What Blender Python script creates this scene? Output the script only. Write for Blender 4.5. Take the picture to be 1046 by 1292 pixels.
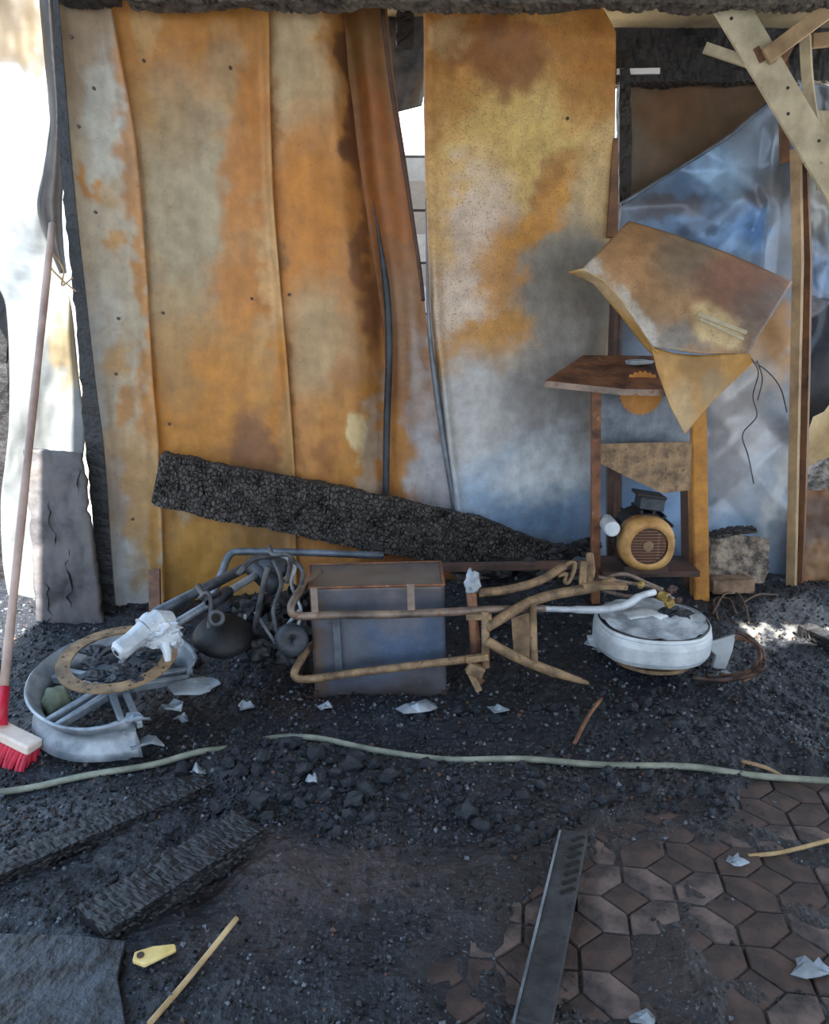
import bpy, math, random
from mathutils import Vector, Matrix, noise

# ------------------------------------------------------------------ clear
for o in list(bpy.data.objects):
    bpy.data.objects.remove(o, do_unlink=True)
scene = bpy.context.scene
COL = scene.collection
random.seed(7)

# ------------------------------------------------------------------ camera
H = 1.20                       # camera height
PITCH = math.radians(13.5)
F = 1050.0                     # focal length in px of a 1046 x 1292 frame
cd = bpy.data.cameras.new('camera')
cd.sensor_fit = 'HORIZONTAL'
cd.sensor_width = 36.0
cd.lens = 36.0 * F / 1046.0
cd.clip_start = 0.05
cd.clip_end = 200
cam = bpy.data.objects.new('camera', cd)
cam.location = (0, 0, H)
cam.rotation_euler = (math.pi / 2 - PITCH, 0, 0)
COL.objects.link(cam)
scene.camera = cam

# ------------------------------------------------------------------ sky, sun, exposure
world = bpy.data.worlds.new('sky')
scene.world = world
world.use_nodes = True
wn = world.node_tree
for n in list(wn.nodes):
    wn.nodes.remove(n)
w_out = wn.nodes.new('ShaderNodeOutputWorld')
w_bg = wn.nodes.new('ShaderNodeBackground')
w_tc = wn.nodes.new('ShaderNodeTexCoord')
w_sep = wn.nodes.new('ShaderNodeSeparateXYZ')
w_rmp = wn.nodes.new('ShaderNodeValToRGB')
w_rmp.color_ramp.elements[0].position = 0.0
w_rmp.color_ramp.elements[0].color = (0.86, 0.93, 1.0, 1)
w_rmp.color_ramp.elements[1].position = 0.7
w_rmp.color_ramp.elements[1].color = (0.42, 0.66, 1.0, 1)
wn.links.new(w_tc.outputs['Generated'], w_sep.inputs[0])
wn.links.new(w_sep.outputs['Z'], w_rmp.inputs[0])
wn.links.new(w_rmp.outputs[0], w_bg.inputs[0])
w_bg.inputs[1].default_value = 2.1
wn.links.new(w_bg.outputs[0], w_out.inputs[0])

SUN_DIR = Vector((0.08, -0.60, 0.74)).normalized()      # towards the sun
sd = bpy.data.lights.new('sun', 'SUN')
sd.energy = 26.0
sd.angle = math.radians(0.6)
sd.color = (1.0, 0.95, 0.87)
sun = bpy.data.objects.new('sun', sd)
sun.rotation_euler = SUN_DIR.to_track_quat('Z', 'Y').to_euler()
sun.location = (0, -6, 8)
COL.objects.link(sun)

vs = scene.view_settings
vs.view_transform = 'Standard'
vs.look = 'None'
vs.exposure = 0.28
vs.gamma = 1.0
vs.use_curve_mapping = False

# ------------------------------------------------------------------ helpers
CP, SP = math.cos(PITCH), math.sin(PITCH)


def ray(px, py):
    a = (px - 523.0) / F
    b = -(py - 646.0) / F
    return Vector((a, CP + b * SP, -SP + b * CP))


def W(px, py, Y):
    d = ray(px, py)
    t = Y / d.y
    return Vector((d.x * t, Y, H + d.z * t))


def G(px, py, z=0.0):
    d = ray(px, py)
    t = (z - H) / d.z
    return Vector((d.x * t, d.y * t, z))


def to_px(p):
    dz = p[2] - H
    dep = p[1] * CP - dz * SP
    up = p[1] * SP + dz * CP
    return 523 + F * p[0] / dep, 646 - F * up / dep


def lin(c):
    r = []
    for v in c[:3]:
        v = v / 255.0
        r.append(v / 12.92 if v <= 0.04045 else ((v + 0.055) / 1.055) ** 2.4)
    return tuple(r)


def lerp(a, b, t):
    return a + (b - a) * t


def sstep(a, b, x):
    t = max(0.0, min(1.0, (x - a) / (b - a)))
    return t * t * (3 - 2 * t)


def fbm(x, y, z=0.0, o=4):
    return noise.fractal(Vector((x, y, z)), 1.0, 2.0, o)


def catmull(pts, n=6, closed=False):
    P = [Vector(p) for p in pts]
    m = len(P)
    out = []
    segs = m if closed else m - 1
    for i in range(segs):
        if closed:
            p0, p1, p2, p3 = P[(i - 1) % m], P[i], P[(i + 1) % m], P[(i + 2) % m]
        else:
            p1, p2 = P[i], P[i + 1]
            p0 = P[i - 1] if i > 0 else p1 * 2 - p2
            p3 = P[i + 2] if i + 2 < m else p2 * 2 - p1
        for k in range(n):
            t = k / n
            out.append(0.5 * ((2 * p1) + (p2 - p0) * t + (2 * p0 - 5 * p1 + 4 * p2 - p3) * t * t
                              + (3 * p1 - p0 - 3 * p2 + p3) * t ** 3))
    if not closed:
        out.append(P[-1].copy())
    return out


def basis(axis, up=Vector((0, 0, 1))):
    a = Vector(axis).normalized()
    u = Vector(up)
    if abs(a.dot(u.normalized())) > 0.97:
        u = Vector((1, 0, 0)) if abs(a.x) < 0.9 else Vector((0, 1, 0))
    s = u.cross(a).normalized()
    t = a.cross(s).normalized()
    return s, t, a


class MB:
    def __init__(self):
        self.v = []
        self.f = []
        self.c = []

    def add(self, vs_, fs, cols=None):
        o = len(self.v)
        self.v.extend([tuple(p) for p in vs_])
        self.f.extend([tuple(i + o for i in f) for f in fs])
        if cols is None:
            cols = [(1, 1, 1)] * len(vs_)
        self.c.extend(cols)
        return self

    def box(self, c, size, R=None, taper=1.0):
        c = Vector(c)
        sx, sy, sz = [s / 2 for s in size]
        pts = []
        for z in (-1, 1):
            k = taper if z > 0 else 1.0
            for x, y in ((-1, -1), (1, -1), (1, 1), (-1, 1)):
                p = Vector((x * sx * k, y * sy * k, z * sz))
                pts.append(c + (R @ p if R else p))
        return self.add(pts, [(3, 2, 1, 0), (4, 5, 6, 7), (0, 1, 5, 4), (1, 2, 6, 5), (2, 3, 7, 6), (3, 0, 4, 7)])

    def bar(self, p0, p1, w, h, up=(0, 0, 1), w1=None, h1=None):
        """a rectangular bar from p0 to p1, w across, h along up"""
        p0, p1 = Vector(p0), Vector(p1)
        s, t, a = basis(p1 - p0, Vector(up))
        w1 = w if w1 is None else w1
        h1 = h if h1 is None else h1
        pts = []
        for p, ww, hh in ((p0, w, h), (p1, w1, h1)):
            for x, y in ((-1, -1), (1, -1), (1, 1), (-1, 1)):
                pts.append(p + s * (x * ww / 2) + t * (y * hh / 2))
        return self.add(pts, [(3, 2, 1, 0), (4, 5, 6, 7), (0, 1, 5, 4), (1, 2, 6, 5), (2, 3, 7, 6), (3, 0, 4, 7)])

    def tube(self, pts, r, n=8, closed=False, squash=1.0):
        P = [Vector(p) for p in pts]
        m = len(P)
        vs_, fs = [], []
        prev = None
        for i, p in enumerate(P):
            if closed:
                d = P[(i + 1) % m] - P[i - 1]
            else:
                d = P[min(i + 1, m - 1)] - P[max(i - 1, 0)]
            if prev is None:
                s, t, a = basis(d)
            else:
                a = d.normalized()
                s = (prev - a * prev.dot(a))
                s = s.normalized() if s.length > 1e-6 else basis(d)[0]
                t = a.cross(s)
            prev = s
            rr = r[i] if isinstance(r, (list, tuple)) else r
            for k in range(n):
                an = 2 * math.pi * k / n
                vs_.append(p + s * (math.cos(an) * rr) + t * (math.sin(an) * rr * squash))
        for i in range(m if closed else m - 1):
            j = (i + 1) % m
            for k in range(n):
                l = (k + 1) % n
                fs.append((i * n + k, i * n + l, j * n + l, j * n + k))
        if not closed:
            fs.append(tuple(range(n - 1, -1, -1)))
            fs.append(tuple((m - 1) * n + k for k in range(n)))
        return self.add(vs_, fs)

    def lathe(self, prof, c, axis, n=32, a0=0.0, a1=2 * math.pi, up=(0, 0, 1), close=True, warp=None):
        """prof: (radius, height) pairs; close joins the last to the first"""
        s, t, a = basis(axis, Vector(up))
        c = Vector(c)
        full = abs(a1 - a0 - 2 * math.pi) < 1e-6
        cnt = n if full else n + 1
        vs_, fs = [], []
        m = len(prof)
        for i in range(cnt):
            an = a0 + (a1 - a0) * i / n
            for j, (rr, hh) in enumerate(prof):
                if warp:
                    rr, hh = warp(an, j, rr, hh)
                vs_.append(c + (s * math.cos(an) + t * math.sin(an)) * rr + a * hh)
        for i in range(n):
            k = (i + 1) % cnt
            for j in range(m if close else m - 1):
                l = (j + 1) % m
                fs.append((i * m + j, k * m + j, k * m + l, i * m + l))
        if not full and close:
            fs.append(tuple(range(m)))
            fs.append(tuple((cnt - 1) * m + j for j in range(m - 1, -1, -1)))
        return self.add(vs_, fs)

    def disc(self, c, axis, r, th, n=24, up=(0, 0, 1), squash=1.0):
        s, t, a = basis(axis, Vector(up))
        c = Vector(c)
        vs_ = []
        for h in (0, th):
            for i in range(n):
                an = 2 * math.pi * i / n
                vs_.append(c + s * (math.cos(an) * r) + t * (math.sin(an) * r * squash) + a * h)
        fs = [tuple(range(n - 1, -1, -1)), tuple(range(n, 2 * n))]
        for i in range(n):
            j = (i + 1) % n
            fs.append((i, j, n + j, n + i))
        return self.add(vs_, fs)

    def plate(self, pts, th, nrm=None):
        """a flat polygon of pts with thickness th along its normal"""
        P = [Vector(p) for p in pts]
        if nrm is None:
            nrm = Vector((0, 0, 0))
            for i in range(len(P)):
                nrm += P[i].cross(P[(i + 1) % len(P)])
        nn = Vector(nrm).normalized() * th
        m = len(P)
        vs_ = P + [p + nn for p in P]
        fs = [tuple(range(m - 1, -1, -1)), tuple(range(m, 2 * m))]
        for i in range(m):
            j = (i + 1) % m
            fs.append((i, j, m + j, m + i))
        return self.add(vs_, fs)

    def lump(self, c, r, seed=0, sq=(1, 1, 1), sub=2, amp=0.35, fr=1.6, R=None):
        import bmesh
        bm = bmesh.new()
        bmesh.ops.create_icosphere(bm, subdivisions=sub, radius=1.0)
        c = Vector(c)
        vs_ = []
        for v in bm.verts:
            d = v.co.normalized()
            k = 1 + amp * noise.noise(d * fr + Vector((seed * 7.3, seed * 1.7, seed * 3.1))) \
                + amp * 0.5 * noise.noise(d * fr * 2.7 + Vector((seed * 2.3, 5, seed)))
            p = Vector((d.x * sq[0], d.y * sq[1], d.z * sq[2])) * (r * k)
            vs_.append(c + (R @ p if R else p))
        bm.verts.index_update()
        fs = [tuple(x.index for x in f.verts) for f in bm.faces]
        bm.free()
        return self.add(vs_, fs)

    def grid(self, fn, nu, nv, colfn=None):
        """fn(u, v) -> point"""
        vs_, cs = [], []
        for j in range(nv + 1):
            for i in range(nu + 1):
                vs_.append(fn(i / nu, j / nv))
                if colfn:
                    cs.append(colfn(i / nu, j / nv))
        fs = []
        for j in range(nv):
            for i in range(nu):
                a = j * (nu + 1) + i
                fs.append((a, a + 1, a + nu + 2, a + nu + 1))
        return self.add(vs_, fs, cs if colfn else None)

    def mesh(self, name, mat, smooth=False):
        me = bpy.data.meshes.new(name)
        me.from_pydata(self.v, [], self.f)
        ca = me.color_attributes.new('Col', 'FLOAT_COLOR', 'POINT')
        flat = []
        for c in self.c:
            flat.extend((c[0], c[1], c[2], c[3] if len(c) > 3 else 0.35))
        ca.data.foreach_set('color', flat)
        if smooth:
            me.polygons.foreach_set('use_smooth', [True] * len(me.polygons))
        me.materials.append(mat)
        me.update()
        return me

    def build(self, name, mat, parent=None, smooth=False, solid=0.0, bevel=0.0, recalc=True):
        xs = [p[0] for p in self.v]
        ys = [p[1] for p in self.v]
        zs = [p[2] for p in self.v]
        base = Vector(((min(xs) + max(xs)) / 2, (min(ys) + max(ys)) / 2, min(zs)))
        self.v = [(p[0] - base.x, p[1] - base.y, p[2] - base.z) for p in self.v]
        me = self.mesh(name, mat, smooth)
        if recalc:
            import bmesh
            bm = bmesh.new()
            bm.from_mesh(me)
            bmesh.ops.recalc_face_normals(bm, faces=bm.faces)
            bm.to_mesh(me)
            bm.free()
        o = bpy.data.objects.new(name, me)
        o.location = base
        COL.objects.link(o)
        if parent is not None:
            setpar(o, parent)
        if solid:
            m = o.modifiers.new('thickness', 'SOLIDIFY')
            m.thickness = solid
            m.offset = 0
        if bevel:
            m = o.modifiers.new('edge', 'BEVEL')
            m.width = bevel
            m.segments = 2
            m.limit_method = 'ANGLE'
        return o


def setpar(o, parent):
    # every root and part is unrotated and unscaled, its location given in the world
    o.parent = parent
    o.matrix_parent_inverse = Matrix.Translation(-Vector(parent.location))


def tag(o, label=None, cat=None, group=None, kind=None):
    if label:
        o['label'] = label
    if cat:
        o['category'] = cat
    if group:
        o['group'] = group
    if kind:
        o['kind'] = kind
    return o


def empty(name, loc, label=None, cat=None, group=None, kind=None):
    o = bpy.data.objects.new(name, None)
    o.empty_display_size = 0.1
    o.location = loc
    COL.objects.link(o)
    return tag(o, label, cat, group, kind)


# ------------------------------------------------------------------ materials
def mat(name, c1, c2=None, scale=8.0, rough=0.7, metal=0.0, bump=0.3, bscale=40.0, attr=False,
        contrast=(0.35, 0.65), spec=0.5, speck=None, crack=False, c3=None, stretch=None, gloss_noise=0.15, streak=0.0):
    m = bpy.data.materials.new(name)
    m.use_nodes = True
    nt = m.node_tree
    b = nt.nodes['Principled BSDF']
    tc = nt.nodes.new('ShaderNodeTexCoord')
    src = tc.outputs['Object']
    if stretch:
        mp = nt.nodes.new('ShaderNodeMapping')
        mp.inputs['Scale'].default_value = stretch
        nt.links.new(src, mp.inputs[0])
        src = mp.outputs[0]
    n1 = nt.nodes.new('ShaderNodeTexNoise')
    n1.inputs['Scale'].default_value = scale
    n1.inputs['Detail'].default_value = 7
    n1.inputs['Roughness'].default_value = 0.62
    nt.links.new(src, n1.inputs['Vector'])
    r = nt.nodes.new('ShaderNodeValToRGB')
    r.color_ramp.elements[0].position = contrast[0]
    r.color_ramp.elements[1].position = contrast[1]
    if attr:
        r.color_ramp.elements[0].color = (0.80, 0.78, 0.76, 1)
        r.color_ramp.elements[1].color = (1.10, 1.10, 1.08, 1)
    else:
        c2 = c2 or c1
        r.color_ramp.elements[0].color = (*lin(c1), 1)
        r.color_ramp.elements[1].color = (*lin(c2), 1)
        if c3:
            e = r.color_ramp.elements.new((contrast[0] + contrast[1]) / 2)
            e.color = (*lin(c3), 1)
    nt.links.new(n1.outputs['Fac'], r.inputs[0])
    col = r.outputs[0]
    if attr:
        at = nt.nodes.new('ShaderNodeAttribute')
        at.attribute_name = 'Col'
        mx = nt.nodes.new('ShaderNodeMix')
        mx.data_type = 'RGBA'
        mx.blend_type = 'MULTIPLY'
        mx.inputs[0].default_value = 1.0
        nt.links.new(at.outputs['Color'], mx.inputs[6])
        nt.links.new(col, mx.inputs[7])
        col = mx.outputs[2]
        if streak:
            ms = nt.nodes.new('ShaderNodeMapping')
            ms.inputs['Scale'].default_value = (1, 1, 0.22)
            nt.links.new(tc.outputs['Object'], ms.inputs[0])
            ns = nt.nodes.new('ShaderNodeTexNoise')
            ns.inputs['Scale'].default_value = 24
            ns.inputs['Detail'].default_value = 5
            nt.links.new(ms.outputs[0], ns.inputs['Vector'])
            rs = nt.nodes.new('ShaderNodeValToRGB')
            rs.color_ramp.elements[0].position = 0.36
            rs.color_ramp.elements[0].color = (0.70, 0.66, 0.62, 1)
            rs.color_ramp.elements[1].position = 0.56
            rs.color_ramp.elements[1].color = (1, 1, 1, 1)
            nt.links.new(ns.outputs['Fac'], rs.inputs[0])
            mk = nt.nodes.new('ShaderNodeMix')
            mk.data_type = 'RGBA'
            mk.blend_type = 'MULTIPLY'
            mk.inputs[0].default_value = streak
            nt.links.new(col, mk.inputs[6])
            nt.links.new(rs.outputs[0], mk.inputs[7])
            col = mk.outputs[2]
    if speck:
        # small marks: (scale, threshold, colour, amount)
        v = nt.nodes.new('ShaderNodeTexNoise')
        v.inputs['Scale'].default_value = speck[0]
        v.inputs['Detail'].default_value = 3
        nt.links.new(tc.outputs['Object'], v.inputs['Vector'])
        rr = nt.nodes.new('ShaderNodeValToRGB')
        rr.color_ramp.elements[0].position = speck[1]
        rr.color_ramp.elements[0].color = (0, 0, 0, 1)
        rr.color_ramp.elements[1].position = speck[1] + 0.06
        rr.color_ramp.elements[1].color = (speck[3],) * 3 + (1,)
        nt.links.new(v.outputs['Fac'], rr.inputs[0])
        mx = nt.nodes.new('ShaderNodeMix')
        mx.data_type = 'RGBA'
        if attr:
            mu = nt.nodes.new('ShaderNodeMath')
            mu.operation = 'MULTIPLY'
            nt.links.new(rr.outputs[0], mu.inputs[0])
            nt.links.new(at.outputs['Alpha'], mu.inputs[1])
            nt.links.new(mu.outputs[0], mx.inputs[0])
        else:
            nt.links.new(rr.outputs[0], mx.inputs[0])
        nt.links.new(col, mx.inputs[6])
        mx.inputs[7].default_value = (*lin(speck[2]), 1)
        col = mx.outputs[2]
    nt.links.new(col, b.inputs['Base Color'])
    b.inputs['Metallic'].default_value = metal
    b.inputs['Specular IOR Level'].default_value = spec
    mr = nt.nodes.new('ShaderNodeMapRange')
    mr.inputs['To Min'].default_value = max(0.05, rough - gloss_noise)
    mr.inputs['To Max'].default_value = min(1.0, rough + gloss_noise)
    nt.links.new(n1.outputs['Fac'], mr.inputs['Value'])
    nt.links.new(mr.outputs[0], b.inputs['Roughness'])
    if bump:
        if crack:
            n2 = nt.nodes.new('ShaderNodeTexVoronoi')
            n2.feature = 'DISTANCE_TO_EDGE'
            n2.inputs['Scale'].default_value = bscale
            nt.links.new(src, n2.inputs['Vector'])
            rc = nt.nodes.new('ShaderNodeValToRGB')
            rc.color_ramp.elements[1].position = 0.12
            nt.links.new(n2.outputs['Distance'], rc.inputs[0])
            hh = rc.outputs[0]
        else:
            n2 = nt.nodes.new('ShaderNodeTexNoise')
            n2.inputs['Scale'].default_value = bscale
            n2.inputs['Detail'].default_value = 6
            nt.links.new(src, n2.inputs['Vector'])
            hh = n2.outputs['Fac']
        bp = nt.nodes.new('ShaderNodeBump')
        bp.inputs['Strength'].default_value = bump
        bp.inputs['Distance'].default_value = 0.01
        nt.links.new(hh, bp.inputs['Height'])
        nt.links.new(bp.outputs[0], b.inputs['Normal'])
    return m


M = {}
M['sheet'] = mat('burnt_sheet_metal', None, attr=True, scale=16, rough=0.5, metal=0.15, bump=0.10, bscale=25, streak=0.35,
                 speck=(90, 0.64, (96, 60, 34), 0.8))
M['sheet_speck'] = mat('blistered_sheet_metal', None, attr=True, scale=20, rough=0.52, metal=0.15, bump=0.22, bscale=80, streak=0.2,
                       speck=(165, 0.58, (112, 78, 48), 0.6))
M['silver'] = mat('heat_blued_sheet', None, attr=True, scale=9, rough=0.46, metal=0.3, bump=0.05, bscale=20,
                  speck=(40, 0.67, (70, 66, 66), 0.5))
M['white_sheet'] = mat('white_painted_sheet', None, attr=True, scale=6, rough=0.6, metal=0.0, bump=0.1, bscale=20,
                       speck=(16, 0.69, (90, 84, 76), 0.8))
M['lintel'] = mat('ash_grey_burnt_beam', (34, 30, 28), (104, 96, 86), scale=26, rough=0.8, bump=0.7, bscale=60, contrast=(0.36, 0.68))
M['char'] = mat('charred_wood', (12, 12, 14), (46, 44, 45), scale=14, rough=0.55, bump=0.6, bscale=60, contrast=(0.3, 0.75))
M['char_crack'] = mat('alligator_char', (22, 20, 20), (78, 72, 68), scale=22, rough=0.5, bump=0.9, bscale=58, crack=True, stretch=(1.0, 1, 0.8))
M['char_dark'] = mat('soaked_char', (8, 9, 11), (34, 37, 42), scale=14, rough=0.5, bump=0.6, bscale=60, contrast=(0.3, 0.75))
M['coal'] = mat('charcoal', (9, 12, 17), (46, 54, 66), scale=30, rough=0.48, bump=0.5, bscale=90, contrast=(0.3, 0.75))
M['ash'] = mat('ash_and_soot', None, attr=True, scale=22, rough=0.58, bump=0.9, bscale=70,
               speck=(120, 0.64, (132, 138, 146), 1.6))
M['paver'] = mat('sooty_paver', (36, 34, 37), (122, 104, 97), scale=11, rough=0.75, bump=0.5, bscale=60, contrast=(0.36, 0.66))
M['paver_dark'] = mat('sooty_red_paver', (28, 26, 28), (96, 76, 68), scale=11, rough=0.75, bump=0.4, bscale=60, contrast=(0.3, 0.72))
M['concrete'] = mat('sooty_concrete', (38, 36, 38), (74, 70, 70), scale=3, rough=0.8, bump=0.3, bscale=30)
M['yard'] = mat('grey_yard_concrete', (84, 88, 94), (116, 120, 126), scale=3, rough=0.9, bump=0.3, bscale=12)
M['ground'] = mat('pale_dirt', (168, 150, 128), (206, 192, 170), scale=3, rough=0.9, bump=0.5, bscale=12)
M['wood_pale'] = mat('weathered_cream_paint', (138, 127, 104), (192, 181, 152), scale=6, rough=0.7, bump=0.3, bscale=30,
                     speck=(14, 0.66, (78, 58, 40), 0.8), stretch=(1, 1, 1))
M['wood_tan'] = mat('bare_tan_timber', (124, 100, 72), (180, 152, 114), scale=7, rough=0.7, bump=0.3, bscale=30)
M['wood_brown'] = mat('scorched_brown_timber', (70, 46, 32), (132, 92, 62), scale=7, rough=0.7, bump=0.3, bscale=30)
M['ceiling'] = mat('sooty_cream_ceiling', (120, 108, 84), (178, 164, 130), scale=2.5, rough=0.85, bump=0.2, bscale=20)
M['rust_orange'] = mat('orange_rust', (140, 88, 40), (206, 146, 64), scale=7, rough=0.65, metal=0.1, bump=0.25, bscale=50,
                       speck=(30, 0.66, (96, 58, 34), 0.7))
M['rust_tan'] = mat('tan_rust', (90, 73, 56), (160, 131, 97), scale=20, rough=0.65, metal=0.1, bump=0.3, bscale=70,
                    speck=(60, 0.63, (70, 48, 36), 0.7))
M['rust_brown'] = mat('brown_rust', (72, 46, 36), (146, 98, 66), scale=12, rough=0.6, metal=0.1, bump=0.3, bscale=60,
                      speck=(40, 0.64, (170, 150, 130), 0.4))
M['rust_dark'] = mat('dark_rust', (44, 34, 32), (92, 66, 54), scale=12, rough=0.6, metal=0.15, bump=0.3, bscale=60)
M['tube_grey'] = mat('rusted_grey_tube', (84, 74, 68), (146, 126, 110), scale=14, rough=0.5, metal=0.3, bump=0.2, bscale=60,
                     speck=(30, 0.62, (112, 74, 48), 0.7))
M['steel'] = mat('scaled_grey_steel', (66, 74, 84), (124, 132, 142), scale=8, rough=0.45, metal=0.4, bump=0.2, bscale=40)
M['steel_dark'] = mat('sooty_steel', (26, 29, 34), (66, 72, 80), scale=10, rough=0.5, metal=0.3, bump=0.3, bscale=40)
M['edge_dark'] = mat('smoked_sheet_edge', (12, 12, 14), (30, 30, 33), scale=8, rough=0.5, metal=0.2, bump=0.1)
M['green_stone'] = mat('pale_green_stone', (92, 100, 84), (140, 146, 122), scale=12, rough=0.8, bump=0.3)
M['box'] = mat('sooty_blue_grey_box', None, attr=True, scale=9, rough=0.5, metal=0.2, bump=0.2, bscale=40,
               speck=(45, 0.66, (150, 140, 132), 0.4))
M['alu'] = mat('ash_white_alloy', (150, 158, 166), (214, 220, 226), scale=9, rough=0.5, metal=0.2, bump=0.3, bscale=40)
M['alu_grey'] = mat('scorched_grey_alloy', (96, 106, 116), (172, 180, 188), scale=8, rough=0.45, metal=0.3, bump=0.25, bscale=35)
M['hub_white'] = mat('ash_coated_alloy', (158, 166, 172), (212, 218, 222), scale=7, rough=0.55, metal=0.1, bump=0.2, bscale=40)
M['ash_light'] = mat('pale_ash_crust', (120, 128, 136), (190, 198, 206), scale=14, rough=0.85, bump=0.6, bscale=50)
M['black'] = mat('soot_black', (8, 8, 10), (26, 27, 30), scale=12, rough=0.6, bump=0.3, bscale=50)
M['hose'] = mat('grey_green_hose', (100, 104, 92), (150, 152, 136), scale=14, rough=0.55, bump=0.15, bscale=60)
M['stick'] = mat('pale_stick', (150, 122, 84), (206, 178, 132), scale=14, rough=0.7, bump=0.2, bscale=60)
M['pole'] = mat('worn_broom_pole', (132, 108, 98), (180, 154, 140), scale=9, rough=0.55, bump=0.12, bscale=40, stretch=(1, 1, 0.25))
M['broom_red'] = mat('red_bristles', (150, 20, 44), (212, 44, 70), scale=40, rough=0.6, bump=0.5, bscale=120, stretch=(1, 1, 0.15))
M['broom_red_plastic'] = mat('red_plastic', (176, 16, 44), (206, 28, 58), scale=10, rough=0.4, bump=0.05)
M['broom_block'] = mat('pale_broom_block', (206, 182, 166), (232, 214, 198), scale=12, rough=0.6, bump=0.1)
M['cement'] = mat('sooty_render_board', (34, 34, 38), (112, 106, 102), scale=5, rough=0.85, bump=0.5, bscale=25, contrast=(0.32, 0.68),
                  c3=(92, 90, 92))
M['brick'] = mat('scorched_brick', (92, 72, 58), (158, 128, 104), scale=10, rough=0.85, bump=0.4, bscale=50)
M['stone'] = mat('scorched_rubble_block', (58, 52, 50), (160, 146, 130), scale=22, rough=0.9, bump=0.7, bscale=40, contrast=(0.38, 0.62))
M['tarp'] = mat('black_tarpaulin', (14, 15, 20), (38, 40, 48), scale=8, rough=0.4, bump=0.3, bscale=20)
M['boulder'] = mat('tan_boulder', (150, 122, 84), (196, 166, 120), scale=5, rough=0.9, bump=0.6, bscale=14)
M['chip'] = mat('fresh_yellow_wood', (200, 168, 96), (238, 216, 150), scale=14, rough=0.6, bump=0.2, bscale=50)
M['white_board'] = mat('white_boards', (206, 210, 214), (238, 240, 242), scale=5, rough=0.7, bump=0.1)
M['grey_board'] = mat('grey_boards', (30, 32, 35), (54, 57, 61), scale=5, rough=0.7, bump=0.1)
M['dark_board'] = mat('dark_boards', (20, 19, 19), (44, 40, 38), scale=5, rough=0.8, bump=0.2)
M['wire'] = mat('burnt_wire', (66, 52, 44), (120, 96, 76), scale=30, rough=0.6, metal=0.2, bump=0.1)
M['wire_dark'] = mat('sooty_wire', (34, 34, 38), (92, 94, 98), scale=20, rough=0.5, metal=0.2, bump=0.1)
M['brass'] = mat('heat_stained_brass', (110, 88, 40), (178, 152, 84), scale=30, rough=0.5, metal=0.3, bump=0.3, bscale=80)


# ------------------------------------------------------------------ painting stains and some light and shade
def paint(px, py, base, blobs, seed=0.0, warp=22.0):
    """stain colour, with some painted light and shade, at a place on a sheet. blobs: (cx, cy, rx, ry, degrees, colour, strength, softness)"""
    wx = px + warp * fbm(px * 0.012 + seed, py * 0.012, 3.1) + warp * 0.6 * fbm(px * 0.05, py * 0.05 + seed, 1.0)
    wy = py + warp * fbm(px * 0.012, py * 0.012 + seed, 9.7) + warp * 0.6 * fbm(px * 0.05 + seed, py * 0.05, 6.0)
    mott = 1.0 + 0.10 * fbm(px * 0.03 + seed, py * 0.02, 4.4, 5)
    c = list(lin(base))
    for b in blobs:
        cx, cy, rx, ry, deg, colr, st, soft = b
        soft *= 0.72
        if colr[0] > 1.35 * colr[1]:            # rust: pull towards ochre
            colr = (colr[0] * 0.96, colr[1] * 1.0, colr[2] * 0.86)
        dx, dy = wx - cx, wy - cy
        if deg:
            k = math.radians(deg)
            dx, dy = dx * math.cos(k) + dy * math.sin(k), -dx * math.sin(k) + dy * math.cos(k)
        d = math.hypot(dx / rx, dy / ry)
        if d > 1 + soft:
            continue
        a = st * (1 - sstep(1 - soft, 1 + soft, d))
        l = lin(colr)
        for i in range(3):
            c[i] = lerp(c[i], l[i], a)
    g = 0.3 * c[0] + 0.6 * c[1] + 0.1 * c[2]
    return tuple(0.93 * mott * lerp(v, g, 0.04) for v in c)


def rows_at(rows, v):
    """rows: (py, px_left, px_right); v runs 0..1 down the sheet"""
    y0, y1 = rows[0][0], rows[-1][0]
    y = lerp(y0, y1, v)
    for i in range(len(rows) - 1):
        a, b = rows[i], rows[i + 1]
        if a[0] <= y <= b[0] + 1e-6:
            t = (y - a[0]) / (b[0] - a[0])
            p = rows[max(i - 1, 0)]
            q = rows[min(i + 2, len(rows) - 1)]
            out = []
            for k in (1, 2):
                m0 = (b[k] - p[k]) / max(1e-6, (b[0] - p[0])) * (b[0] - a[0])
                m1 = (q[k] - a[k]) / max(1e-6, (q[0] - a[0])) * (b[0] - a[0])
                t2, t3 = t * t, t * t * t
                out.append((2 * t3 - 3 * t2 + 1) * a[k] + (t3 - 2 * t2 + t) * m0 + (-2 * t3 + 3 * t2) * b[k] + (t3 - t2) * m1)
            return y, out[0], out[1]
    return rows[-1]


def Yw(px):
    return 3.22 + 0.28 * (px - 100.0) / 700.0


def sheet(name, rows, ydis, colfn, material, parent, nu=40, nv=120, th=0.002, edge=None):
    def pp(u, v):
        y, a, b = rows_at(rows, v)
        return lerp(a, b, u), y

    def fn(u, v):
        x, y = pp(u, v)
        if edge:
            x, y = edge(u, v, x, y)
        return W(x, y, Yw(x) + ydis(u, v, x, y))

    def cf(u, v):
        x, y = pp(u, v)
        return colfn(x, y)
    mb = MB()
    mb.grid(fn, nu, nv, cf)
    return mb.build(name, material, parent, smooth=True, solid=th)


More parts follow.
